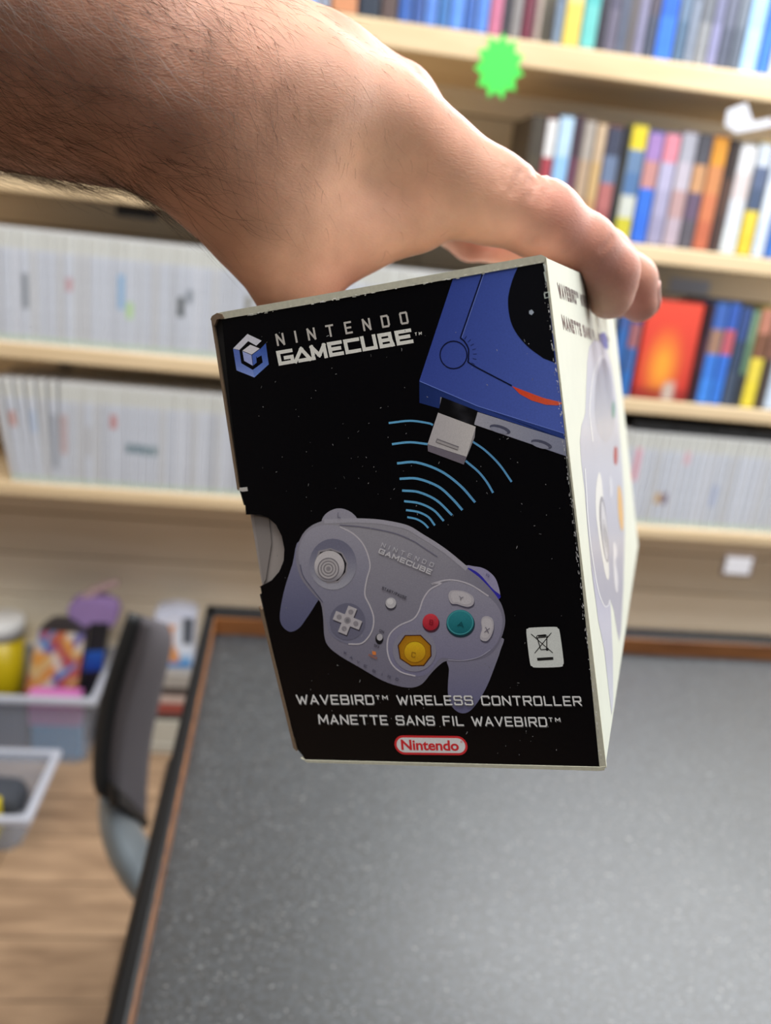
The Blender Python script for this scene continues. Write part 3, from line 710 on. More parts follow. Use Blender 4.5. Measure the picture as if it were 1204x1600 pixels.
# right panel
prism('side_panel', [TRc, BRc, BRc + uz * DEP, TRc + uz * DEP], -nr * .0006, cream, carton)
o_sp = [c for c in carton.children if c.name.startswith('side_panel')][0]
prism('side_fold', [front(*q) - uz * .0001 for q in [(848, 402), (853, 402), (947, 1199), (940, 1201), (936, 1196), (905, 870), (876, 620), (857, 466)]], uz * .0012, cream_edge, carton)
prism('back_panel', [p + uz * (DEP - .0005) for p in (TLc + ux * .003, TRc - ux * .001, BRc - ux * .001, BLc + ux * .003)], uz * .0006, cream, carton)

# ------------------------------------------------------------------ print on the carton: flat coloured shapes a few hundredths of a millimetre proud
PRF, PRS = .68, 1.06
ink = print_mat('carton_ink', .28, .3)
class Art:
    def __init__(s, name, parent, plane, label=None, scale=None, base=1):
        s.v, s.f, s.c, s.name, s.parent, s.plane, s.label, s.k, s.base = [], [], [], name, parent, plane, label, scale or PRF, base
    def raw(s, pts, faces, col, layer):
        b = len(s.v); layer = layer + (b % 61) * .011
        for p in pts:
            s.v.append(s.plane(p[0], p[1], .00002 * (layer + s.base)))
            c = col(p[0], p[1]) if callable(col) else col
            s.c.append(tuple(min(.9, x / s.k) for x in lin(c)))
        s.f += [tuple(b + i for i in f) for f in faces]
    def poly(s, pts, col, layer=1, fine=0):
        bm = bmesh.new()
        f = bm.faces.new([bm.verts.new((p[0], p[1], 0)) for p in pts])
        f.normal_update(); bmesh.ops.triangulate(bm, faces=[f], ngon_method='EAR_CLIP')
        for _ in range(fine if callable(col) else 0):
            es = [e for e in bm.edges if e.calc_length() > 14]
            if es:
                bmesh.ops.subdivide_edges(bm, edges=es, cuts=1)
                bmesh.ops.triangulate(bm, faces=bm.faces[:])
        bm.verts.index_update()
        s.raw([(v.co.x, v.co.y) for v in bm.verts], [[v.index for v in f.verts] for f in bm.faces], col, layer); bm.free()
    def blob(s, pts, col, layer=1, fine=3, n=4): s.poly(closed_path(pts, n), col, layer, fine)
    def ell(s, cx, cy, rx, ry, col, layer=1, rot=0, n=28, fine=2):
        s.poly([(cx + rx * math.cos(t) * math.cos(rot) - ry * math.sin(t) * math.sin(rot), cy + rx * math.cos(t) * math.sin(rot) + ry * math.sin(t) * math.cos(rot)) for t in np.linspace(0, 2 * math.pi, n, endpoint=False)], col, layer, fine)
    def line(s, pts, wd, col, layer=1, curve=True, taper=False):
        P = smooth_path(pts, 5) if curve and len(pts) > 2 else [np.array(p, float) for p in pts]
        a = []
        for i, p in enumerate(P):
            t = P[min(i + 1, len(P) - 1)] - P[max(i - 1, 0)]; t = t / (np.linalg.norm(t) + 1e-9)
            ww = wd / 2 * (math.sin(math.pi * (.06 + .88 * i / (len(P) - 1))) if taper else 1)
            nn = np.array([-t[1], t[0]]) * ww
            a += [p + nn, p - nn]
        s.raw(a, [(2 * i, 2 * i + 1, 2 * i + 3, 2 * i + 2) for i in range(len(P) - 1)], col, layer)
    def ring(s, cx, cy, rx, ry, wd, col, layer=1, rot=0):
        p = [(cx + rx * math.cos(t) * math.cos(rot) - ry * math.sin(t) * math.sin(rot), cy + rx * math.cos(t) * math.sin(rot) + ry * math.sin(t) * math.cos(rot)) for t in np.linspace(0, 2 * math.pi, 29)]
        s.line(p, wd, col, layer, False)
    def text(s, string, p0, p1, up, th, col, layer=1, adv=1.28, glyphw=None, font=None):
        """stroke lettering from p0 to p1 along the baseline; up = vector of the cap height (px); th = stroke width (px)"""
        p0, p1, up = np.array(p0, float), np.array(p1, float), np.array(up, float)
        ws = [(.55 if ch == ' ' else GW.get(ch, 1.0)) for ch in string]
        gaps = adv - 1; tot = sum(ws) + gaps * (len(ws) - 1)
        unit = np.linalg.norm(p1 - p0) / tot; dx = (p1 - p0) / np.linalg.norm(p1 - p0); H = np.linalg.norm(up)
        x = 0
        for ch, wd in zip(string, ws):
            if ch != ' ':
                sc = .5 if ch in 'tm' else 1
                for st in GL[ch]:
                    q = []
                    for (a, b) in st:
                        a2 = (th * .5 + a * (wd * unit - th)); b2 = (th * .5 + b * (H * sc - th)) + (H * (1 - sc))
                        q.append(p0 + dx * (x * unit + a2) + up / H * b2)
                    for i in range(len(q) - 1):
                        d = q[i + 1] - q[i]; L = np.linalg.norm(d)
                        if L < 1e-6: continue
                        d = d / L; nn = np.array([-d[1], d[0]]) * th * (.5 if sc == 1 else .3); e = d * th * (.42 if sc == 1 else .2)
                        s.raw([q[i] - e + nn, q[i] - e - nn, q[i + 1] + e - nn, q[i + 1] + e + nn], [(0, 1, 2, 3)], col, layer)
            x += wd + gaps
    def done(s):
        o = mesh_obj(s.name, s.v, s.f, ink, s.parent)
        a = o.data.color_attributes.new('Col', 'FLOAT_COLOR', 'POINT'); a.data.foreach_set('color', [q for c in s.c for q in (*c, 1)])
        if s.label: o['label'] = s.label
        return o
Cc = [(1, .8), (1, .9), (.9, 1), (.1, 1), (0, .9), (0, .1), (.1, 0), (.9, 0), (1, .1), (1, .2)]
GL = {'A': [[(0, 0), (.5, 1), (1, 0)], [(.2, .3), (.8, .3)]], 'B': [[(.88, .53), (.96, .63), (.96, .9), (.86, 1), (0, 1), (0, 0), (.9, 0), (1, .1), (1, .43), (.88, .53), (0, .53)]],
      'C': [Cc], 'D': [[(0, 0), (0, 1), (.85, 1), (1, .85), (1, .15), (.85, 0), (0, 0)]], 'E': [[(1, 1), (0, 1), (0, 0), (1, 0)], [(0, .5), (.88, .5)]],
      'F': [[(1, 1), (0, 1), (0, 0)], [(0, .5), (.88, .5)]], 'G': [[(1, .8), (1, 1), (.1, 1), (0, .9), (0, .1), (.1, 0), (1, 0), (1, .45), (.5, .45)]],
      'I': [[(.5, 0), (.5, 1)]], 'L': [[(0, 1), (0, 0), (1, 0)]], 'M': [[(0, 0), (.04, 1), (.5, .25), (.96, 1), (1, 0)]], 'N': [[(0, 0), (0, 1), (1, 0), (1, 1)]],
      'O': [[(.1, 0), (0, .1), (0, .9), (.1, 1), (.9, 1), (1, .9), (1, .1), (.9, 0), (.1, 0)]], 'P': [[(0, 0), (0, 1), (.9, 1), (1, .9), (1, .55), (.9, .45), (0, .45)]],
      'R': [[(0, 0), (0, 1), (.9, 1), (1, .9), (1, .56), (.9, .46), (0, .46)], [(.55, .46), (1, 0)]], 'S': [[(1, .8), (1, .9), (.9, 1), (.1, 1), (0, .9), (0, .62), (.1, .53), (.9, .53), (1, .43), (1, .1), (.9, 0), (.1, 0), (0, .1), (0, .2)]],
      'T': [[(0, 1), (1, 1)], [(.5, 1), (.5, 0)]], 'U': [[(0, 1), (0, .1), (.1, 0), (.9, 0), (1, .1), (1, 1)]], 'V': [[(0, 1), (.5, 0), (1, 1)]],
      'W': [[(0, 1), (.25, 0), (.5, .8), (.75, 0), (1, 1)]], 'X': [[(0, 0), (1, 1)], [(0, 1), (1, 0)]], 'Y': [[(0, 1), (.5, .5), (1, 1)], [(.5, .5), (.5, 0)]], '/': [[(0, 0), (1, 1)]],
      't': [[(0, 1), (1, 1)], [(.5, 1), (.5, 0)]], 'm': [[(0, 0), (0, 1), (.5, .3), (1, 1), (1, 0)]]}
GW = {'I': .25, 'W': 1.35, 'M': 1.2, 't': .55, 'm': .7, 'E': .92, 'L': .9, 'F': .9, 'T': 1.0, '/': .6}
def cA(x, y): return (320 + x / 3.344, 390 + y / 3.344)      # crops of the photograph the print was measured on
def cB(x, y): return (600 + x / 2.736, 390 + y / 2.736)
def cC(x, y): return (380 + x / 3.72, 780 + y / 3.72)
def cD(x, y): return (640 + x / 3.254, 800 + y / 3.254)
def mp(f, pts): return [f(*p) for p in pts]

# emblem
silver = lambda x, y: mixc((176, 176, 190), (206, 204, 212), (y - 520) / 25)
a = Art('emblem', o_fp, front)
a.poly(mp(cA, [(147, 517), (222, 441), (296, 476), (268, 502), (226, 478), (180, 524)]), (196, 196, 206), 1)
a.poly(mp(cA, [(147, 519), (180, 527), (190, 594), (250, 629), (258, 668), (165, 631)]), lambda x, y: mixc((84, 104, 172), (128, 148, 206), (y - 560) / 30), 1, 2)
a.poly(mp(cA, [(258, 668), (250, 629), (302, 590), (296, 553), (271, 566), (268, 541), (318, 489), (333, 600)]), lambda x, y: mixc((58, 84, 156), (104, 130, 196), (y - 545) / 42), 1, 2)
a.poly(mp(cA, [(196, 528), (237, 497), (286, 517), (244, 548)]), (202, 200, 208), 1)
a.poly(mp(cA, [(196, 531), (243, 551), (250, 607), (205, 581)]), (150, 160, 208), 1)
a.poly(mp(cA, [(246, 551), (286, 521), (290, 540), (268, 560), (270, 590), (252, 606)]), (70, 96, 170), 1)
a.done()
a = Art('thin_lettering', o_fp, front)
LT = (172, 168, 162)
a.text('NINTENDO', cA(378, 505), cA(1066, 386), np.array(cA(366, 441)) - np.array(cA(378, 505)), 3.0, LT, 1, adv=2.3)
a.done()
a = Art('heavy_lettering', o_fp, front)
LW = (208, 206, 198)
def heavy(strokes, th):
    P0, P1 = np.array(cA(385, 607)), np.array(cA(1092, 487)); U = np.array(cA(369, 531)) - np.array(cA(385, 607))
    for st in strokes:
        q = [P0 + (P1 - P0) * u + U * v for u, v in st]
        for i in range(len(q) - 1):
            d = q[i + 1] - q[i]; d = d / np.linalg.norm(d); nn = np.array([-d[1], d[0]]) * th / 2; e = d * th * .5
            a.raw([q[i] - e + nn, q[i] - e - nn, q[i + 1] + e - nn, q[i + 1] + e + nn], [(0, 1, 2, 3)], LW, 1)
heavy([[(.108, .88), (.015, .88), (.015, .12), (.108, .12), (.108, .46), (.062, .46)],
       [(.128, .1), (.185, .86), (.235, .1)], [(.16, .1), (.235, .1)], [(.262, .1), (.262, .86), (.307, .25), (.352, .86), (.352, .1)],
       [(.472, .88), (.39, .88), (.39, .12), (.472, .12)], [(.39, .5), (.46, .5)],
       [(.6, .88), (.51, .88), (.51, .12), (.6, .12)],
       [(.635, .9), (.635, .12), (.722, .12), (.722, .9)],
       [(.762, .12), (.762, .88), (.838, .88), (.838, .5), (.762, .5)], [(.838, .5), (.846, .12), (.762, .12)],
       [(.985, .88), (.888, .88), (.888, .12), (.985, .12)], [(.888, .5), (.97, .5)]], 5.6)
a.text('tm', cA(1098, 470), cA(1136, 464), (-1.2, -11), 1.6, LW, 1, adv=1.3)
a.done()

# console picture
a = Art('console_picture', o_fp, front)
bl = lambda x, y: mixc(mixc((44, 60, 132), (70, 90, 166), (x - 660) / 200), (84, 100, 176), (y - 420) / 400 * .5)
edge = [(848, 404.5), (851, 430), (858, 470), (868, 555), (877, 630)]
a.poly(mp(cB, [(298, 112), (575, 66)]) + [(848, 405), (857, 466), (867, 553), (876, 620), (882, 679)] + mp(cB, [(768, 786), (400, 668), (150, 561)]), bl, 1, 4)
a.poly(mp(cB, [(150, 562), (400, 669), (769, 787)]) + [(884, 690)] + mp(cB, [(776, 812), (400, 692), (240, 630), (238, 680), (150, 655)]), lambda x, y: mixc((26, 42, 92), (40, 58, 120), (x - 655) / 100), 1, 2)
a.line(mp(cB, [(151, 562), (400, 669), (769, 786)]), 1.3, (96, 116, 190), 3, False)
disk = mp(cB, [(575, 66), (548, 128), (529, 210), (536, 290), (560, 350), (610, 412), (680, 465)])
a.poly(smooth_path(disk, 4) + [(867.2, 567), (857, 466), (848, 405)], (10, 11, 16), 2)
a.line(mp(cB, [(424, 92), (325, 378)]), 2.0, (14, 18, 44), 2, False)
a.line(mp(cB, [(325, 378), (342, 392), (360, 425), (360, 468), (375, 492), (545, 582)]), 2.2, (14, 18, 44), 2)
a.line(mp(cB, [(430, 92), (332, 376)]), .8, (110, 128, 196), 2, False)
a.ring(*cB(296, 450), 21, 21.5, 1.8, (16, 20, 48), 2)
for k in range(7):
    an = -1.0 + k * .24; cx, cy = cB(300, 450)
    a.line([(cx + 29 * math.cos(an), cy + 29 * math.sin(an)), (cx + 35 * math.cos(an), cy + 35 * math.sin(an))], .8, (26, 32, 74), 2, False)
a.poly(mp(cB, [(545, 583), (600, 604), (680, 634), (757, 653)]) + [(877.5, 631)] + mp(cB, [(740, 666), (690, 663), (630, 645), (580, 618)]), lambda x, y: mixc((206, 66, 36), (222, 86, 60), (x - 800) / 70), 2, 1)
a.poly(mp(cB, [(392, 692), (776, 813)]) + [(884, 711)] + mp(cB, [(780, 884), (385, 748)]), lambda x, y: mixc((150, 150, 160), (122, 126, 146), (x - 740) / 140), 2, 2)
for ex, ey in ((495, 768), (672, 832)):
    a.ell(*cB(ex, ey), 17, 6, (72, 74, 92), 3, .3); a.ell(*cB(ex - 6, ey + 5), 14, 4, (128, 130, 146), 4, .3)
a.poly(mp(cB, [(246, 630), (400, 690), (382, 752), (230, 697)]), lambda x, y: mixc((10, 10, 12), (60, 60, 66), 1 - abs(x - 722) / 10), 3, 2)
a.poly(mp(cB, [(240, 630), (252, 634), (246, 690), (236, 690)]), (120, 120, 128), 3)
gy = lambda x, y: mixc((164, 160, 162), (182, 178, 176), (x - 670) / 70)
a.poly(mp(cB, [(230, 697), (391, 757), (352, 886), (185, 832)]), gy, 4, 2)
a.poly(mp(cB, [(185, 833), (352, 887), (340, 919), (187, 862)]), (104, 98, 108), 4)
a.poly(mp(cB, [(353, 886), (391, 757), (386, 803), (340, 919)]), (136, 132, 136), 4)
a.line(mp(cB, [(222, 815), (316, 850)]), 6.4, (112, 108, 112), 5, False); a.line(mp(cB, [(225, 818), (315, 851)]), 3.4, (150, 146, 146), 6, False)
a.poly(mp(cB, [(619, 262), (630, 256), (640, 268), (630, 280), (619, 274)]), (150, 160, 172), 4)
a.done()
a = Art('signal_waves', o_fp, front)
CY_ = lambda x, y: mixc((92, 158, 196), (84, 140, 182), (x - 620) / 120)
for pts, wd in (([(607, 661), (640, 657.5), (668, 661), (676, 664)], 3.2), ([(738, 690), (758, 704), (780, 726), (799, 753)], 3.2), ([(612, 694), (640, 691), (668, 694)], 3.4), ([(727, 720), (747, 737), (760, 753), (770, 770)], 3.4),
                ([(620, 724), (650, 722.5), (688, 736), (719, 759), (742, 785)], 3.8), ([(624, 748), (652, 748), (684, 760), (706, 779), (722, 797)], 3.8), ([(628, 766.5), (654, 769), (682, 782), (706, 805)], 3.6),
                ([(631, 783), (655, 786.5), (677, 797), (693, 814)], 3.4), ([(634, 797), (653, 800), (669, 808), (679, 821)], 3.2), ([(636, 808), (650, 811), (661, 817), (669, 825)], 3.0)):
    a.line(pts, wd, CY_, 1)
a.done()

# gamepad picture
a = Art('gamepad_picture', o_fp, front)
gc = lambda x, y: mixc(mixc((138, 136, 144), (108, 106, 122), (y - 830) / 230), (96, 94, 114), (abs(x - 610) - 90) / 140 * .7)
gl = lambda x, y: mixc((112, 112, 134), (82, 84, 112), (y - 880) / 100)
a.blob(mp(cC, [(455, 128), (480, 84), (530, 57), (580, 56), (632, 80), (664, 122), (640, 160), (480, 160)]), (140, 138, 150), 1)
a.blob(mp(cD, [(288, 283), (330, 277), (382, 290), (430, 330), (452, 384), (457, 428), (420, 420)]), (140, 136, 164), 1)
a.blob(mp(cD, [(290, 284), (350, 312), (420, 390), (459, 422), (455, 440), (428, 434), (345, 345)]), (48, 44, 150), 2)
a.blob(mp(cC, [(330, 240), (285, 380), (240, 520), (213, 660), (222, 730), (268, 770), (320, 752), (366, 694), (420, 610), (470, 520), (480, 380)]), gl, 2, 4)
body = mp(cC, [(455, 128), (380, 165), (330, 230), (304, 330), (330, 450), (400, 545), (448, 600), (464, 690), (470, 790), (492, 852), (560, 910), (680, 980), (800, 1050), (900, 1086), (980, 1095), (1040, 1072), (1092, 1010), (1150, 955)]) + mp(cD, [(195, 757), (290, 757), (380, 740), (440, 690), (472, 620), (485, 550), (470, 480), (440, 428), (400, 380), (350, 330), (290, 285), (200, 212), (100, 142), (0, 90)]) + mp(cC, [(880, 140), (780, 125), (640, 121), (540, 118)])
a.blob(mp(cD, [(196, 740), (199, 800), (194, 870), (195, 935), (216, 992), (258, 1022), (302, 1014), (346, 965), (392, 885), (430, 790), (460, 705), (470, 640), (330, 700)]), lambda x, y: mixc((120, 118, 134), (96, 96, 126), (y - 1020) / 90), 2, 4)
a.blob(body, gc, 3, 5, 3)
# upper bright bevel
a.line(mp(cC, [(470, 130), (560, 126), (660, 124), (780, 130), (880, 146), (960, 168)]) + mp(cD, [(60, 122), (130, 165), (200, 215), (290, 290)]), 7, (150, 148, 158), 4)
a.line(mp(cC, [(560, 150), (680, 160), (800, 180), (900, 205), (990, 245)]) + mp(cD, [(60, 175), (140, 228)]), 1.8, (104, 102, 118), 5)
# left wing ridge
a.blob(mp(cC, [(470, 150), (390, 175), (338, 240), (320, 330), (345, 440), (410, 530), (462, 600), (478, 700), (510, 790), (600, 840), (690, 836), (745, 770), (756, 690), (735, 620), (705, 555), (715, 470), (735, 380), (700, 270), (640, 200), (560, 158)]), lambda x, y: mixc((142, 140, 152), (110, 110, 128), (y - 830) / 160), 4, 4)
a.line(mp(cC, [(560, 160), (640, 202), (702, 272), (736, 380), (716, 470), (706, 555), (736, 622), (757, 692), (745, 770), (690, 836), (610, 842)]), 2.2, (176, 172, 178), 5)
a.line(mp(cC, [(330, 380), (350, 450), (410, 532), (462, 600)]), 1.4, (84, 84, 104), 5)
# right wing ridge
a.blob(mp(cC, [(1190, 478)]) + mp(cD, [(120, 365), (200, 346), (300, 368), (400, 430), (458, 500), (470, 580), (440, 670), (370, 732), (280, 752), (195, 745)]) + mp(cC, [(1140, 930), (1075, 1010), (1000, 1030), (920, 1005), (860, 950), (838, 870), (850, 790), (910, 735), (1000, 690), (1030, 620), (1070, 545), (1130, 500)]), lambda x, y: mixc((140, 138, 150), (112, 110, 134), (y - 900) / 150), 4, 4)
a.line(mp(cC, [(1000, 1028), (915, 1004), (858, 950), (836, 870), (848, 790), (905, 735), (985, 698), (1020, 650), (1045, 580), (1085, 525), (1150, 488)]) + mp(cD, [(110, 366), (200, 345), (300, 366), (400, 428)]), 2.2, (176, 172, 180), 5)
a.line(mp(cD, [(410, 700), (350, 738), (270, 755), (195, 752)]), 1.2, (150, 148, 166), 5)
# analogue stick
cx, cy = cC(520, 378)
a.ell(cx, cy, 37, 40, lambda x, y: mixc((104, 104, 122), (150, 150, 160), (y - cy + 25) / 60), 6, fine=3)
oc = mp(cC, [(438, 300), (505, 284), (575, 310), (608, 372), (600, 430), (552, 484), (490, 490), (432, 440), (412, 370)])
a.poly(oc, (136, 132, 138), 7); a.poly([(p[0] * .9 + cx * .1, p[1] * .9 + cy * .1) for p in oc], (26, 24, 30), 8)
cx, cy = cC(500, 390)
a.ell(cx, cy, 23.5, 24.5, lambda x, y: mixc((182, 178, 180), (120, 118, 126), (y - cy) / 26), 9, fine=3)
cx, cy = cC(494, 404)
a.ell(cx, cy, 16.5, 17, (168, 164, 166), 10)
for r, c in ((16, (112, 108, 114)), (11.5, (118, 114, 118)), (7, (112, 108, 112))): a.ring(cx, cy, r, r * 1.02, 1.7, c, 11)
a.ell(cx, cy, 3.6, 3.6, (130, 126, 130), 12)
# directional pad
cx, cy = cC(605, 704)
a.ell(cx, cy + 2, 28, 29, (98, 98, 116), 6)
def rp(px, py, an=.38): return (cx + px * math.cos(an) - py * math.sin(an), cy + px * math.sin(an) + py * math.cos(an))
for off, col, ly in ((2.4, (52, 50, 62), 7), (0, (170, 166, 170), 8)):
    g, q = 7.2, 22
    a.poly([(p[0] + off * .4, p[1] + off) for p in [rp(*p) for p in [(-g, -q), (g, -q), (g, -g), (q, -g), (q, g), (g, g), (g, q), (-g, q), (-g, g), (-q, g), (-q, -g), (-g, -g)]]], col, ly)
for dx_, dy_ in ((0, -14), (14, 0), (0, 14), (-14, 0)): a.ell(*rp(dx_, dy_), 4, 4, (132, 128, 134), 9)
a.ell(cx, cy, 5.4, 5.4, (138, 134, 140), 9); a.ell(cx, cy, 3, 3, (112, 110, 116), 10)
# start, switch, lamp
cx, cy = cC(857, 603); a.ell(cx, cy + 2.5, 8.6, 9, (66, 64, 76), 6); a.ell(cx, cy, 8.2, 8.4, (176, 174, 178), 7); a.ell(cx - 1, cy - 2, 5, 4.6, (196, 194, 196), 8)
a.ell(*cC(790, 812), 6.2, 8.4, (22, 22, 26), 6); a.ell(*cC(792, 802), 4.6, 5.4, (168, 166, 170), 7)
a.poly(mp(cC, [(748, 882), (770, 886), (772, 906), (750, 904)]), (216, 120, 62), 6)
# face buttons
def button(px, py, rx, ry, c1, c2, ring_=(84, 80, 96), rot=0):
    a.ell(px + .6, py + 2.6, rx + .8, ry + .8, ring_, 6, rot); a.ell(px, py, rx, ry, lambda x, y: mixc(c1, c2, (y - py + ry) / (2 * ry)), 7, rot, 28, 2)
px, py = cC(1088, 714); button(px, py, 12.6, 13, (196, 62, 72), (150, 34, 48), (70, 40, 52))
px, py = cD(256, 562); button(px, py, 21.5, 20, (48, 128, 136), (22, 92, 100), (30, 52, 62)); a.ring(px, py, 19.6, 18.2, 1.2, (72, 148, 154), 8)
bean1 = mp(cD, [(196, 430), (206, 402), (240, 398), (285, 406), (322, 432), (324, 466), (300, 482), (270, 478), (240, 468), (210, 464)])
bean2 = mp(cD, [(362, 556), (372, 534), (398, 530), (422, 548), (426, 590), (412, 632), (390, 656), (362, 650), (357, 630), (366, 595)])
for bn in (bean1, bean2):
    a.blob([(p[0] + .6, p[1] + 2.4) for p in bn], (78, 76, 92), 6); a.blob(bn, (166, 162, 168), 7)
    m_ = np.mean(bn, axis=0); a.blob([(p[0] * .8 + m_[0] * .2, p[1] * .8 + m_[1] * .2 - .8) for p in bn], (178, 174, 178), 8)
oct_ = mp(cC, [(938, 790), (1030, 788), (1092, 850), (1094, 912), (1050, 970), (975, 972), (908, 928), (896, 850)])
cx, cy = cC(994, 880)
a.ell(cx, cy, 34, 33, (126, 124, 138), 6)
a.poly(oct_, (66, 34, 24), 7); a.poly([(p[0] * .93 + cx * .07, p[1] * .93 + cy * .07) for p in oct_], lambda x, y: mixc((196, 148, 28), (150, 100, 20), math.hypot(x - cx, y - cy) / 26), 8, 3)
a.ell(cx + .6, cy + 2, 17, 16.5, lambda x, y: mixc((214, 172, 34), (176, 130, 26), (y - cy + 12) / 26), 9, fine=2); a.ring(cx + .6, cy + 2, 17, 16.5, 1, (146, 100, 22), 10)
a.done()
a = Art('gamepad_lettering', o_fp, front, base=12)
DK = (66, 64, 74)
a.text('NINTENDO', cC(798, 274), cC(1100, 396), (2.6, -6.4), 1.0, (176, 174, 180), 1, adv=1.9)
a.text('GAMECUBE', cC(782, 312), cC(1088, 440), (3.2, -7.8), 2.0, (180, 178, 182), 1, adv=1.16)
a.text('START/PAUSE', cC(803, 524), cC(944, 584), (1.6, -4.6), .9, DK, 1, adv=1.3)
for ch, (x, y) in zip('WAVEBIRD', ((588, 900), (624, 928), (664, 954), (706, 978), (756, 1006), (803, 1026), (844, 1040), (890, 1054))):
    p = np.array(cC(x, y)); a.text(ch, p - (2, 1), p + (2.4, 1), (1, -4), .7, (74, 72, 90), 1)
a.text('ON', cC(788, 770), cC(814, 780), (1, -4), .7, DK, 1); a.text('OFF', cC(758, 856), cC(788, 868), (1, -4), .7, DK, 1); a.text('POWER', cC(726, 912), cC(774, 932), (1, -3.6), .7, (150, 96, 74), 1)
a.text('L', cC(546, 106), cC(566, 110), (0.6, -8), 1.0, (100, 98, 112), 1); a.text('R', cD(386, 326), cD(402, 336), (1, -4.6), .8, (96, 92, 126), 1)
a.text('B', cC(1078, 728), cC(1100, 733), (1.2, -8), 1.2, (130, 26, 40), 1); a.text('A', cD(240, 580), cD(272, 588), (2, -8), 1.3, (16, 72, 80), 1)
a.text('Y', cD(246, 446), cD(268, 452), (1.4, -6.4), 1.1, (116, 112, 122), 1); a.text('X', cD(378, 612), cD(402, 618), (1.6, -8.6), 1.2, (100, 96, 108), 1); a.text('C', cC(974, 916), cC(998, 922), (1.2, -8), 1.2, (140, 100, 26), 1)
a.done()
# title lines
a = Art('title_lettering', o_fp, front, base=16)
for dxy, c, ly in (((1.0, 1.4), (84, 84, 84), 1), ((0, 0), (212, 210, 204), 2)):
    d = np.array(dxy)
    a.text('WAVEBIRDtm WIRELESS CONTROLLER', np.array((464, 1100.5)) + d, np.array((909, 1103)) + d, (-2.4, -15.2), 2.2, c, ly, adv=1.22)
    a.text('MANETTE SANS FIL WAVEBIRDtm', np.array((498, 1131.5)) + d, np.array((877, 1136)) + d, (-2.2, -15.2), 2.2, c, ly, adv=1.22)
a.done()
# maker's badge
def pill(cx, cy, hw, hh, sk=0.0, tilt=.012):
    P = []
    for s_, a0 in ((1, -math.pi / 2), (-1, math.pi / 2)):
        for k in range(11):
            t = a0 + math.pi * k / 10; x = s_ * (hw - hh) + hh * math.cos(t); y_ = hh * math.sin(t)
            P.append((cx + x + y_ * .12, cy + y_ + x * tilt))
    return P
a = Art('badge', o_fp, front, base=8)
a.poly(pill(673, 1164.5, 57, 15), (196, 46, 50), 1); a.poly(pill(673, 1164.5, 53.5, 11.6), (226, 216, 210), 2)
cu = bpy.data.curves.new('badge_text', 'FONT'); cu.body = 'Nintendo'; cu.offset = .027; cu.resolution_u = 3; cu.space_character = .97
to = bpy.data.objects.new('badge_text', cu); C.objects.link(to); bpy.context.view_layer.update()
tm = to.evaluated_get(bpy.context.evaluated_depsgraph_get()).to_mesh()
tv = np.array([v.co[:2] for v in tm.vertices]); tf = [list(p.vertices) for p in tm.polygons]
to.evaluated_get(bpy.context.evaluated_depsgraph_get()).to_mesh_clear(); bpy.data.objects.remove(to); bpy.data.curves.remove(cu)
lo, hi = tv.min(0), tv.max(0); tn = (tv - lo) / (hi - lo)
a.raw([(625.5 + 90 * u - (1 - v) * -1.6, 1172 - 16.4 * v + u * 1.4) for u, v in tn], tf, (196, 40, 46), 3)
a.ring(720.5, 1159, 1.3, 1.3, .6, (196, 60, 60), 3)
a.done()
# crossed-out bin mark
a = Art('disposal_mark', o_fp, front, base=8)
a.blob(mp(cD, [(592, 612), (600, 594), (618, 588), (735, 584), (752, 592), (762, 612), (781, 752), (778, 776), (762, 788), (642, 791), (622, 784), (610, 764)]), (196, 200, 196), 1, 0, 3)
K = (30, 30, 30)
a.poly(mp(cD, [(646, 742), (728, 737), (730, 751), (649, 756)]), K, 2)
a.line(mp(cD, [(616, 620), (726, 716)]), 1.2, K, 2, False); a.line(mp(cD, [(719, 614), (634, 718)]), 1.2, K, 2, False)
a.line(mp(cD, [(648, 640), (665, 700)]), 1.4, K, 2, False); a.line(mp(cD, [(696, 636), (696, 698)]), 1.4, K, 2, False); a.line(mp(cD, [(665, 700), (696, 698)]), 1.4, K, 2, False)
a.line(mp(cD, [(642, 640), (648, 628), (690, 624), (702, 634), (645, 640)]), 1.5, K, 2, False); a.line(mp(cD, [(652, 632), (692, 629)]), 2.0, K, 2, False)
a.ell(*cD(698, 698), 2.4, 2.4, K, 2)
a.done()
# scuffs and fold wear
a = Art('scuff_marks', o_fp, front, base=24)
r2 = random.Random(3)
for k in range(190):
    px, py = r2.uniform(395, 880), r2.uniform(500, 1185)
    if px < 350 + (py - 500) * .16 + 20 or px > 845 + (py - 400) * .118: continue
    L, an = r2.choice([.5, .7, 1.0, 1.5, 3.0]) * r2.uniform(.6, 1.4), r2.uniform(0, 3.14)
    g = r2.uniform(70, 170)
    a.line([(px, py), (px + L * math.cos(an) * .5 + .3, py + L * math.sin(an) * .5), (px + L * math.cos(an), py + L * math.sin(an) + .4)], r2.uniform(.5, .9), (g, g, g), 1, False)
for k in range(170):
    t = r2.random(); py = 410 + 780 * t; px = 849 + (py - 404) * .1165 + r2.gauss(-1.5, 1.3)
    g = r2.uniform(120, 220); a.line([(px, py), (px + .4, py + r2.uniform(1, 5))], r2.uniform(.5, 1.2), (g, g, g), 1, False)
for k in range(120):
    t = r2.random(); px = 350 + 495 * t; py = 498.5 - (px - 346) * .1795 + r2.gauss(.6, 1.0)
    g = r2.uniform(150, 215); a.line([(px, py), (px + r2.uniform(1, 6), py - .6)], r2.uniform(.5, 1.5), (g, g, g - 12), 1, False)
for q in ([(850, 425), (853, 440)], [(849, 412), (852, 424)], [(850, 458), (857, 456), (858, 464), (851, 466), (850, 458)]): a.line(q, 2.0, (176, 186, 180), 1, False)
o = a.done(); o['kind'] = 'stuff'

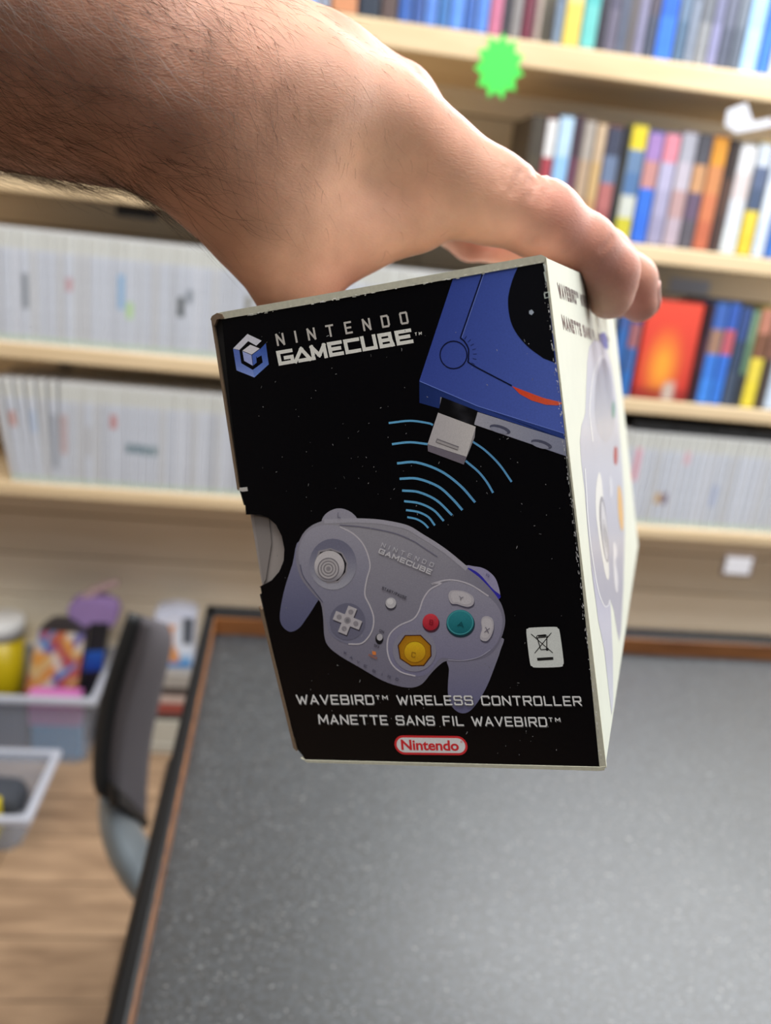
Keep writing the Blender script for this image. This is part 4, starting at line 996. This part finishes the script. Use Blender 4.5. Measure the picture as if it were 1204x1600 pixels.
# side panel print
a = Art('side_lettering', o_sp, side, scale=PRS)
def cE(x, y): return (840 + x / 5.16, 390 + y / 5.16)
def cF(x, y): return (860 + x / 3.139, 700 + y / 3.139)
TX = (104, 92, 92)
def side_text(string, tl, bl, frac_px, th):
    """lettering laid out evenly on the panel itself: tl / bl = cap top and baseline at its start, frac_px = px x where it must end"""
    A0, A1 = side(*bl), side(*tl)
    up = A1 - A0; e0 = side(frac_px, bl[1] + (frac_px - bl[0]) * .36)
    run = (e0 - A0); L = np.linalg.norm(run); run = run / L
    fp = lambda X, Y, off: A0 + run * X + up * Y + nr * off
    s_ = Art('x', None, fp); s_.k = 1
    return s_, L, up
verts, faces, cols = [], [], []
for string, tl, bl, ex, nvis in (('WAVEBIRDtm WIRELESS CONTROLLER', (869.5, 440.5), (873.5, 466), 905, 10), ('MANETTE SANS FIL WAVEBIRDtm', (876, 491), (880, 515.5), 924, 12)):
    s_, L, up = side_text(string, tl, bl, ex, 1)
    ws = [(.55 if ch == ' ' else GW.get(ch, 1.0)) for ch in string]; adv = .26
    unit = L / (sum(ws[:nvis]) + adv * (nvis - 1)); hpx = np.linalg.norm(up)
    x = 0; th = .0013
    for ch, wd in zip(string, ws):
        if x + wd * unit > .21 / 1: break
        if ch != ' ':
            sc = .5 if ch in 'tm' else 1
            for st in GL[ch]:
                q = [np.array([x + th / 2 + aa * (wd * unit - th), (th / 2 + bb * (hpx * sc - th)) + hpx * (1 - sc)]) for aa, bb in st]
                for i in range(len(q) - 1):
                    d = q[i + 1] - q[i]; LL = np.linalg.norm(d)
                    if LL < 1e-9: continue
                    d /= LL; nn = np.array([-d[1], d[0]]) * th / 2; e = d * th * .42
                    b0 = len(verts)
                    for p in (q[i] - e + nn, q[i] - e - nn, q[i + 1] + e - nn, q[i + 1] + e + nn):
                        verts.append(s_.plane(p[0], p[1] / hpx, .00004 + (b0 % 61) * 2.2e-7)); cols.append(TX)
                    faces.append((b0, b0 + 1, b0 + 2, b0 + 3))
        x += (wd + adv) * unit
a.v, a.f, a.c = verts, faces, [tuple(v / PRS for v in lin(c)) for c in cols]
a.done()
a = Art('side_gamepad_picture', o_sp, side, scale=PRS)
lav = lambda x, y: mixc((206, 208, 220), (176, 176, 190), (y - 560) / 320)
lav2 = lambda x, y: mixc((190, 190, 208), (206, 206, 214), (y - 940) / 160)
bodyS = [(928, 531), (920, 542), (917, 565), (915, 620), (914, 645), (908, 665), (905.5, 690), (908, 725), (913, 765), (918, 830), (924, 895), (931, 945), (938, 978)] + mp(cF, [(262, 985), (285, 1195), (299, 1310), (307, 1250), (304, 1010), (292, 770), (293, 745), (310, 800), (324, 890), (336, 950), (346, 890), (356, 700), (363, 420), (360, 250), (352, 100)]) + [(970, 705), (966, 650), (961, 610), (955, 570), (947, 545), (938, 533)]
a.poly(bodyS, lav, 1, 3)
a.poly(mp(cF, [(200, 560), (232, 690), (258, 770), (282, 775), (292, 745), (296, 820), (305, 1010), (307, 1250), (299, 1300), (285, 1190), (262, 985), (232, 840)]), lav2, 2, 2)
a.line([(926, 690), (921, 640), (926, 590), (936, 560), (944, 556)], 1.6, (236, 236, 238), 3)
a.blob([(929, 640), (932, 590), (942, 560), (951, 575), (957, 612), (960, 660), (950, 690), (936, 680)], lambda x, y: mixc((150, 154, 172), (190, 190, 200), (y - 560) / 120), 2)
a.line(mp(cF, [(168, 100), (176, 220), (182, 330), (200, 500), (232, 690), (262, 772), (282, 772), (290, 745)]), 1.4, (238, 238, 240), 4)
a.blob(mp(cF, [(236, 120), (222, 200), (222, 320), (240, 460), (268, 620), (285, 640), (282, 540), (262, 300), (250, 160)]), (232, 230, 224), 3)
a.blob(mp(cF, [(246, 240), (238, 300), (244, 400), (262, 520), (280, 560), (284, 480), (272, 330), (258, 250)]), (150, 148, 156), 4)
a.blob(mp(cF, [(252, 260), (248, 320), (254, 420), (268, 530), (279, 545), (280, 460), (270, 340)]), (208, 206, 210), 5)
for k, s_ in enumerate((.85, .6, .35)):
    cxx, cyy = cF(268, 430); a.ring(cxx, cyy, 2.6 * s_, 30 * s_, .5, (160, 158, 164), 6, -.12)
a.blob([(936, 524), (945, 520), (950, 540), (947, 546), (940, 538)], (84, 104, 178), 3)
a.ell(958, 640, 2.4, 14, (92, 150, 136), 4); a.ell(961.5, 712, 3.2, 15, (176, 62, 72), 4); a.blob(mp(cF, [(330, 190), (345, 210), (354, 300), (356, 390), (346, 400), (332, 320)]), (228, 178, 96), 4)
a.blob(mp(cF, [(306, 480), (318, 470), (326, 520), (318, 560), (330, 640), (326, 710), (312, 660)]), (224, 222, 226), 4)
a.blob(mp(cF, [(288, 140), (300, 160), (302, 220), (292, 240)]), (214, 214, 222), 4)
a.done()

# ------------------------------------------------------------------ arm and hand: one surface grown from a smooth blend of tapered limbs
def cam3(px, py, zc): return np.array([(px - CX) / F * zc, (py - CY) / F * zc, zc])
def rcone(P, a, b, ra, rb):
    ba = b - a; L2 = ba @ ba
    t = np.clip(((P - a) @ ba) / L2, 0, 1)
    d = P - a - t[:, None] * ba
    return np.sqrt((d * d).sum(1)) - (ra + (rb - ra) * t)
def smin(a, b, k):
    hh = np.maximum(k - np.abs(a - b), 0) / k
    return np.minimum(a, b) - hh * hh * k * .25
def J(px, py, z, r): return (cam3(px, py, z).astype(np.float32), r / 1000)
def ellip(P, c, axes, r):
    q = (P - c) @ axes.T / r
    k0 = np.sqrt((q * q).sum(1)) + 1e-9; q2 = q / r; k1 = np.sqrt((q2 * q2).sum(1)) + 1e-9
    return k0 * (k0 - 1) / k1
# forearm and palm chains (px, px, depth m, radius mm)
ARM = [J(-330, -30, .262, 38), J(-80, 22, .252, 36), J(130, 62, .245, 33), J(325, 142, .243, 28.5)]
ARM2 = [J(-330, 10, .285, 36), J(130, 72, .275, 31), J(345, 135, .268, 26)]
MC1 = [J(345, 165, .243, 26), J(470, 190, .250, 22), J(590, 218, .262, 18), J(660, 258, .268, 16)]
MC2 = [J(360, 130, .258, 25), J(490, 140, .270, 20), J(610, 174, .284, 14.5)]
MC3 = [J(370, 140, .275, 22), J(510, 165, .290, 17), J(602, 208, .304, 13)]
MC4 = [J(370, 165, .288, 19), J(510, 198, .305, 15), J(600, 245, .324, 12)]
THN = [J(345, 205, .243, 24), J(415, 312, .252, 18.5), J(457, 425, .262, 12.8)]
THB = [J(457, 425, .262, 12.8), J(474, 520, .277, 10.5), J(520, 640, .288, 8.5)]
WEB = [J(455, 352, .262, 14), J(540, 348, .266, 13), J(640, 326, .270, 12.5)]
PALM = [J(430, 250, .262, 22), J(560, 270, .282, 17), J(625, 290, .300, 14)]
FIN = [[J(660, 260, .268, 16.5), J(758, 306, .270, 14.2), J(850, 346, .273, 11.8), J(913, 386, .282, 10.2), J(953, 425, .290, 9.3), J(952, 461, .293, 8.4)],
       [J(610, 184, .284, 14), J(740, 285, .296, 11.5), J(862, 352, .306, 10.6), J(942, 400, .316, 9.6), J(988, 438, .325, 8.7), J(998, 472, .328, 7.9)],
       [J(602, 215, .304, 12.5), J(740, 310, .322, 10.5), J(850, 372, .338, 9.6), J(925, 412, .350, 8.8), J(966, 446, .357, 8.0), J(968, 470, .360, 7.4)],
       [J(600, 255, .324, 11.5), J(680, 340, .345, 8.8), J(735, 377, .360, 7.6), J(840, 398, .380, 7.4), J(930, 428, .398, 7.0), J(948, 457, .402, 6.6)]]
for ch in (THB,):
    pass
def chain(P, ch, k=.006):
    d = None
    for (a, ra), (b, rb) in zip(ch, ch[1:]):
        e = rcone(P, a, b, ra, rb); d = e if d is None else smin(d, e, k)
    return d
bxc, bxr = BT, BR
def box_sdf(P):
    q = (P - BT.astype(np.float32)) @ BR.astype(np.float32)       # right, down, depth
    # side walls are the true (slightly tapering) planes of the carton
    pl, pr_ = [], []
    return q
cTL, cTR, cBR, cBL = [CAMR @ (p - ORG) for p in (TLc, TRc, BRc, BLc)]
zax = BR[:, 2]
def plane_n(a, b, inside):
    n_ = np.cross(b - a, zax); n_ /= np.linalg.norm(n_)
    if (inside - a) @ n_ > 0: n_ = -n_
    return a, n_
mid = (cTL + cTR + cBR + cBL) / 4 + zax * .1
PL = [plane_n(cTL, cTR, mid), plane_n(cTR, cBR, mid), plane_n(cBR, cBL, mid), plane_n(cBL, cTL, mid), (cTL, -zax), (cTL + zax * DEP, zax)]
def carton_sdf(P):
    d = None
    for a_, n_ in PL:
        e = (P - a_.astype(np.float32)) @ n_.astype(np.float32); d = e if d is None else np.maximum(d, e)
    return d
def hand_sdf(P):
    P = P.astype(np.float32)
    body = smin(chain(P, ARM, .02), chain(P, ARM2, .02), .022)
    for ch, k in ((MC2, .014), (MC1, .010), (MC3, .010), (MC4, .010), (PALM, .016), (THN, .016), (WEB, .016)):
        body = smin(body, chain(P, ch, .010), k)
    out = smin(body, chain(P, THB, .006), .008)
    for i, ch in enumerate(FIN):
        hgt = smin(body, chain(P, ch, .0045), .009)
        out = smin(out, hgt, .0022)
    # hollow between thumb web and index metacarpal, knuckle swell
    for c_, r_, dep in ((cam3(590, 262, .245), .016, .0060), (cam3(655, 285, .255), .012, .0025), (cam3(500, 330, .242), .02, .0015), (cam3(470, 230, .222), .016, .0022)):
        out = out + dep * np.exp(-((P - c_.astype(np.float32)) ** 2).sum(1) / (2 * (r_ * .7) ** 2))
    for c_, r_, dep in ((cam3(850, 305, .262), .008, .0012), (cam3(640, 140, .272), .012, .0016), (cam3(540, 215, .232), .02, .0022), (cam3(700, 235, .255), .012, .0010), (cam3(960, 398, .285), .006, .0006)):
        out = out - dep * np.exp(-((P - c_.astype(np.float32)) ** 2).sum(1) / (2 * (r_ * .8) ** 2))
    return np.maximum(out, -(carton_sdf(P) - .0004))
def grow(f, lo, hi, hgrid):
    lo, hi = np.array(lo), np.array(hi); q = 4
    nc = np.ceil((hi - lo) / (hgrid * q)).astype(int) + 1
    g = np.stack(np.meshgrid(*[lo[i] + (np.arange(nc[i]) * q + (q - 1) / 2) * hgrid for i in range(3)], indexing='ij'), -1).reshape(-1, 3)
    coarse = f(g).reshape(nc)
    fine = np.repeat(np.repeat(np.repeat(coarse, q, 0), q, 1), q, 2).astype(np.float32)
    msk = np.abs(fine) < hgrid * q * 1.9
    ii = np.argwhere(msk)
    pts = lo + ii * hgrid
    vals = np.concatenate([f(pts[s:s + 400000]) for s in range(0, len(pts), 400000)])
    fine[msk] = vals
    s = fine < 0; sh = np.array(fine.shape) - 1
    sl = lambda d: tuple(slice(d[i], d[i] + sh[i]) for i in range(3))
    corners = [(x, y, z) for x in (0, 1) for y in (0, 1) for z in (0, 1)]
    cnt = sum(s[sl(c)].astype(np.int8) for c in corners)
    act = (cnt > 0) & (cnt < 8)
    idx = -np.ones(sh, int); cells = np.argwhere(act); idx[act] = np.arange(len(cells))
    acc = np.zeros((len(cells), 3)); num = np.zeros(len(cells))
    cv = {c: fine[tuple((cells + c).T)] for c in corners}
    for c in corners:
        for ax in range(3):
            if c[ax] == 0:
                e = list(c); e[ax] = 1; e = tuple(e); a_, b_ = cv[c], cv[e]
                m_ = (a_ < 0) != (b_ < 0)
                t = np.where(m_, a_ / np.where(m_, a_ - b_, 1), 0)
                p = np.tile(np.array(c, float), (len(cells), 1)); p[:, ax] = t
                acc[m_] += p[m_]; num[m_] += 1
    V = lo + (cells + acc / num[:, None]) * hgrid
    quads = []
    for ax in range(3):
        u, v = (ax + 1) % 3, (ax + 2) % 3
        d = [slice(None)] * 3; d2 = [slice(None)] * 3; d[ax] = slice(0, -1); d2[ax] = slice(1, None)
        s0, s1 = s[tuple(d)], s[tuple(d2)]
        e = np.argwhere(s0 != s1)
        ok = (e[:, u] > 0) & (e[:, v] > 0) & (e[:, u] < sh[u]) & (e[:, v] < sh[v]); e = e[ok]
        flip = s0[tuple(e.T)]
        def cell(du, dv):
            k_ = e.copy(); k_[:, u] += du; k_[:, v] += dv; return idx[tuple(k_.T)]
        qd = np.stack([cell(-1, -1), cell(0, -1), cell(0, 0), cell(-1, 0)], 1)
        qd[~flip] = qd[~flip][:, ::-1]; quads.append(qd)
    return V, np.concatenate(quads)
def grad(f, P, e=.0006):
    g = np.stack([f(P + np.eye(3)[k] * e) - f(P - np.eye(3)[k] * e) for k in range(3)], 1)
    return g / (np.linalg.norm(g, axis=1, keepdims=True) + 1e-9)
HG = .0016
V, Q = grow(hand_sdf, (-.245, -.215, .195), (.15, .0, .425), HG)
for _ in range(2):
    d = hand_sdf(V); g = grad(hand_sdf, V); V = V - g * np.clip(d, -HG, HG)[:, None] * .9
N = grad(hand_sdf, V)
# skin colour per vertex: its own reddening over knuckles and finger tips, paler tendons
def glow(px, py, z, r): return np.exp(-((V - cam3(px, py, z)) ** 2).sum(1) / (2 * r * r))
base = np.array([.60, .308, .208]); red = np.array([.58, .235, .175]); pale = np.array([.62, .40, .28])
rd = .75 * glow(860, 318, .262, .012) + .55 * glow(655, 130, .27, .014) + .8 * glow(960, 440, .283, .011) + .7 * glow(1005, 470, .32, .008) + .5 * glow(700, 180, .27, .012) + 1.0 * glow(515, 440, .268, .010) + .9 * glow(735, 395, .36, .014) + .35 * glow(900, 370, .27, .014)
pl_ = .8 * glow(935, 490, .288, .007) + .4 * glow(570, 240, .235, .02) + .3 * glow(800, 300, .262, .014)
rd = np.clip(rd, 0, 1)[:, None]; pl_ = np.clip(pl_, 0, .8)[:, None]
col = base * (1 - rd) + red * rd; col = col * (1 - pl_) + pale * pl_
# skin creases across the finger joint, pressed into the surface
def crease(pts, wd, dep):
    global V
    P = [cam3(*p) for p in pts]; d2 = np.full(len(V), 1e9)
    pxy = np.stack([V[:, 0] / V[:, 2] * F + CX, V[:, 1] / V[:, 2] * F + CY], 1)
    front_f = N[:, 2] < -.05
    for a_, b_ in zip(pts, pts[1:]):
        a2, b2 = np.array(a_[:2], float), np.array(b_[:2], float); ba = b2 - a2
        t = np.clip(((pxy - a2) @ ba) / (ba @ ba), 0, 1); d2 = np.minimum(d2, ((pxy - a2 - t[:, None] * ba) ** 2).sum(1))
    V = V - N * (dep * np.exp(-d2 / (2 * wd * wd)) * front_f * (V[:, 2] < .31))[:, None]
for k, (pts, wd, dp_) in enumerate([([(848, 268, .26), (838, 285, .26), (830, 308, .26)], 4, .0007), ([(838, 266, .26), (826, 288, .26)], 4, .0005), ([(860, 276, .26), (852, 300, .26), (850, 318, .26)], 4, .0004), ([(812, 268, .26), (800, 300, .26)], 5, .0004), ([(790, 262, .26), (782, 290, .26)], 5, .0003), ([(826, 380, .26), (836, 368, .26)], 4, .0006), ([(955, 372, .28), (940, 392, .28)], 4, .0003)]):
    crease(pts, wd * .7, dp_ * 1.8)
VW = ORG + V @ CAMR                     # camera frame -> world
m, nt, b = nodes('skin')
va = nt.nodes.new('ShaderNodeVertexColor'); va.layer_name = 'Col'
tc = nt.nodes.new('ShaderNodeTexCoord')
n1 = nt.nodes.new('ShaderNodeTexNoise'); n1.inputs['Scale'].default_value = 70; n1.inputs['Detail'].default_value = 6
vo = nt.nodes.new('ShaderNodeTexVoronoi'); vo.inputs['Scale'].default_value = 800; vo.feature = 'DISTANCE_TO_EDGE'
mpn = nt.nodes.new('ShaderNodeMapping'); mpn.inputs['Rotation'].default_value = (0, .5, 0); mpn.inputs['Scale'].default_value = (.6, 1, 1.5)
n3 = nt.nodes.new('ShaderNodeTexNoise'); n3.inputs['Scale'].default_value = 900; n3.inputs['Detail'].default_value = 3
nt.links.new(tc.outputs['Object'], n1.inputs[0]); nt.links.new(tc.outputs['Object'], mpn.inputs[0]); nt.links.new(mpn.outputs[0], vo.inputs[0]); nt.links.new(mpn.outputs[0], n3.inputs[0])
mr = nt.nodes.new('ShaderNodeMapRange'); mr.inputs[1].default_value = .3; mr.inputs[2].default_value = .7; mr.inputs[3].default_value = .86; mr.inputs[4].default_value = 1.12
nt.links.new(n1.outputs[0], mr.inputs[0])
mx = nt.nodes.new('ShaderNodeMix'); mx.data_type = 'RGBA'; mx.blend_type = 'MULTIPLY'; mx.inputs[0].default_value = 1
nt.links.new(va.outputs[0], mx.inputs[6]); nt.links.new(mr.outputs[0], mx.inputs[7]); nt.links.new(mx.outputs[2], b.inputs['Base Color'])
b.inputs['Subsurface Weight'].default_value = .35; b.inputs['Subsurface Radius'].default_value = (.012, .004, .002); b.inputs['Subsurface Scale'].default_value = .35
b.inputs['Roughness'].default_value = .52; b.inputs['Specular IOR Level'].default_value = .35
b1 = nt.nodes.new('ShaderNodeBump'); b1.inputs['Strength'].default_value = .35; b1.inputs['Distance'].default_value = .0003
b2 = nt.nodes.new('ShaderNodeBump'); b2.inputs['Strength'].default_value = .35; b2.inputs['Distance'].default_value = .0003
nt.links.new(vo.outputs[0], b1.inputs['Height']); nt.links.new(n3.outputs[0], b2.inputs['Height']); nt.links.new(b1.outputs[0], b2.inputs['Normal']); nt.links.new(b2.outputs[0], b.inputs['Normal'])
skin = m
hand = mesh_obj('arm', VW, Q, skin, None, True)
at_ = hand.data.color_attributes.new('Col', 'FLOAT_COLOR', 'POINT'); at_.data.foreach_set('color', np.concatenate([col, np.ones((len(col), 1))], 1).astype(np.float32).ravel())
sm = hand.modifiers.new('smooth', 'SUBSURF'); sm.levels = 1; sm.render_levels = 1
tag(hand, 'bare hairy forearm and hand reaching in to grip the black box from above', 'arm')
# nails
nail_m = mat('nail', (224, 168, 156), .25, .5)
def nail(tip, prev, out, wid, length, back=.3):
    a_, b_ = prev[0].astype(float), tip[0].astype(float); ax = (b_ - a_) / np.linalg.norm(b_ - a_)
    o_ = out - ax * (out @ ax); o_ /= np.linalg.norm(o_); s_ = np.cross(ax, o_)
    nu, nv = 8, 8; P = []; D = []
    for j in range(nv + 1):
        for i in range(nu + 1):
            ph = (i / nu - .5) * 2 * wid; v = j / nv
            ww = 1 - .25 * max(0, (v - .75) / .25) ** 2 - .35 * max(0, (.2 - v) / .2) ** 2
            d_ = o_ * math.cos(ph * ww) + s_ * math.sin(ph * ww)
            P.append(b_ + ax * (length * (v - back))); D.append(d_)
    P, D = np.array(P), np.array(D); lo_, hi_ = np.zeros(len(P)), np.full(len(P), .02)
    for _ in range(22):
        md = (lo_ + hi_) / 2; ins = hand_sdf(P + D * md[:, None]) < 0; lo_ = np.where(ins, md, lo_); hi_ = np.where(ins, hi_, md)
    T = P + D * (lo_ + .0004)[:, None]; Bt = P + D * (lo_ - .0006)[:, None]
    n_ = len(T); vs = np.concatenate([T, Bt]); fs = []; W_ = nu + 1
    for j in range(nv):
        for i in range(nu):
            a0 = j * W_ + i; fs.append((a0, a0 + 1, a0 + W_ + 1, a0 + W_)); fs.append((n_ + a0 + W_, n_ + a0 + W_ + 1, n_ + a0 + 1, n_ + a0))
    per = list(range(W_)) + [(j + 1) * W_ + nu for j in range(nv)] + [nv * W_ + i for i in range(nu - 1, -1, -1)] + [j * W_ for j in range(nv - 1, 0, -1)]
    for k in range(len(per)):
        a0, b0 = per[k], per[(k + 1) % len(per)]; fs.append((b0, a0, a0 + n_, b0 + n_))
    mesh_obj('fingernail', ORG + vs @ CAMR, fs, nail_m, hand, True)
outN = BR[:, 0]
for ch, q in zip(FIN, (1.5, .45, .4, .4)): nail(ch[-1], ch[-2], outN + q * BR[:, 2], .75, .011, .45)
nail(THB[-1], THB[-2], -outN, .75, .013, .45)
# hair: thin tapered strands rooted in the skin, swept down the arm
hr = np.random.RandomState(5)
fc = V[Q].mean(1); fn_ = np.cross(V[Q[:, 2]] - V[Q[:, 0]], V[Q[:, 3]] - V[Q[:, 1]]); ar = np.linalg.norm(fn_, axis=1) / 2; fn_ /= (np.linalg.norm(fn_, axis=1, keepdims=True) + 1e-12)
fx, fy = fc[:, 0] / fc[:, 2] * F + CX, fc[:, 1] / fc[:, 2] * F + CY
dens = np.where(fx < 230, 1.0, np.where(fx < 330, .85, np.where(fx < 470, .5, np.where(fx < 640, .16, np.where(fx < 790, .05, 0)))))
dens = dens * np.clip((fx + 260) / 200, 0, 1) * (1 - .6 * ((fy > 300) & (fx > 250))) * np.where((fx > 230) & (fy - fx * .55 > 150), .25, 1)
dens *= (fn_[:, 2] < .35)
pw = dens * ar; pw /= pw.sum()
NH = 4700
pick = hr.choice(len(Q), NH, p=pw)
hv, hf = [], []
for i in pick:
    wq = hr.dirichlet((1, 1, 1, 1)); root = (V[Q[i]] * wq[:, None]).sum(0); nn = fn_[i]
    x_, y_ = fx[i], fy[i]; big = np.clip((520 - x_) / 260, .22, 1)
    down = np.clip((y_ - 60) / 160, -.6, 1)
    sweep = np.array([.75, .55 - .45 * down, .12]) if x_ < 300 else np.array([.45, .75, .05])
    dr = sweep + hr.normal(0, .2, 3); dr -= nn * (dr @ nn); dr /= np.linalg.norm(dr)
    L = hr.uniform(.010, .030) * big; lift = hr.uniform(.12, .5); curl = hr.normal(0, .55)
    sd = np.cross(nn, dr); r0 = hr.uniform(.000034, .000056) * (.7 + .3 * big); ns = 6
    p = root.copy(); b0 = len(hv)
    dd = dr + nn * lift; dd /= np.linalg.norm(dd)
    for k in range(ns + 1):
        r_ = r0 * (1 - .8 * k / ns)
        for q in range(3):
            an = 2.094 * q; hv.append(p + (sd * math.cos(an) + nn * math.sin(an)) * r_)
        dd = dd + sd * curl / ns - nn * lift * 1.1 / ns + hr.normal(0, .05, 3); dd /= np.linalg.norm(dd); p = p + dd * L / ns
    for k in range(ns):
        for q in range(3):
            a0 = b0 + k * 3; hf.append((a0 + q, a0 + (q + 1) % 3, a0 + 3 + (q + 1) % 3, a0 + 3 + q))
hair_m = mat('arm_hair', (80, 55, 36), .45, .4)
o = mesh_obj('arm_hair', ORG + np.array(hv) @ CAMR, hf, hair_m, hand); o['kind'] = 'stuff'
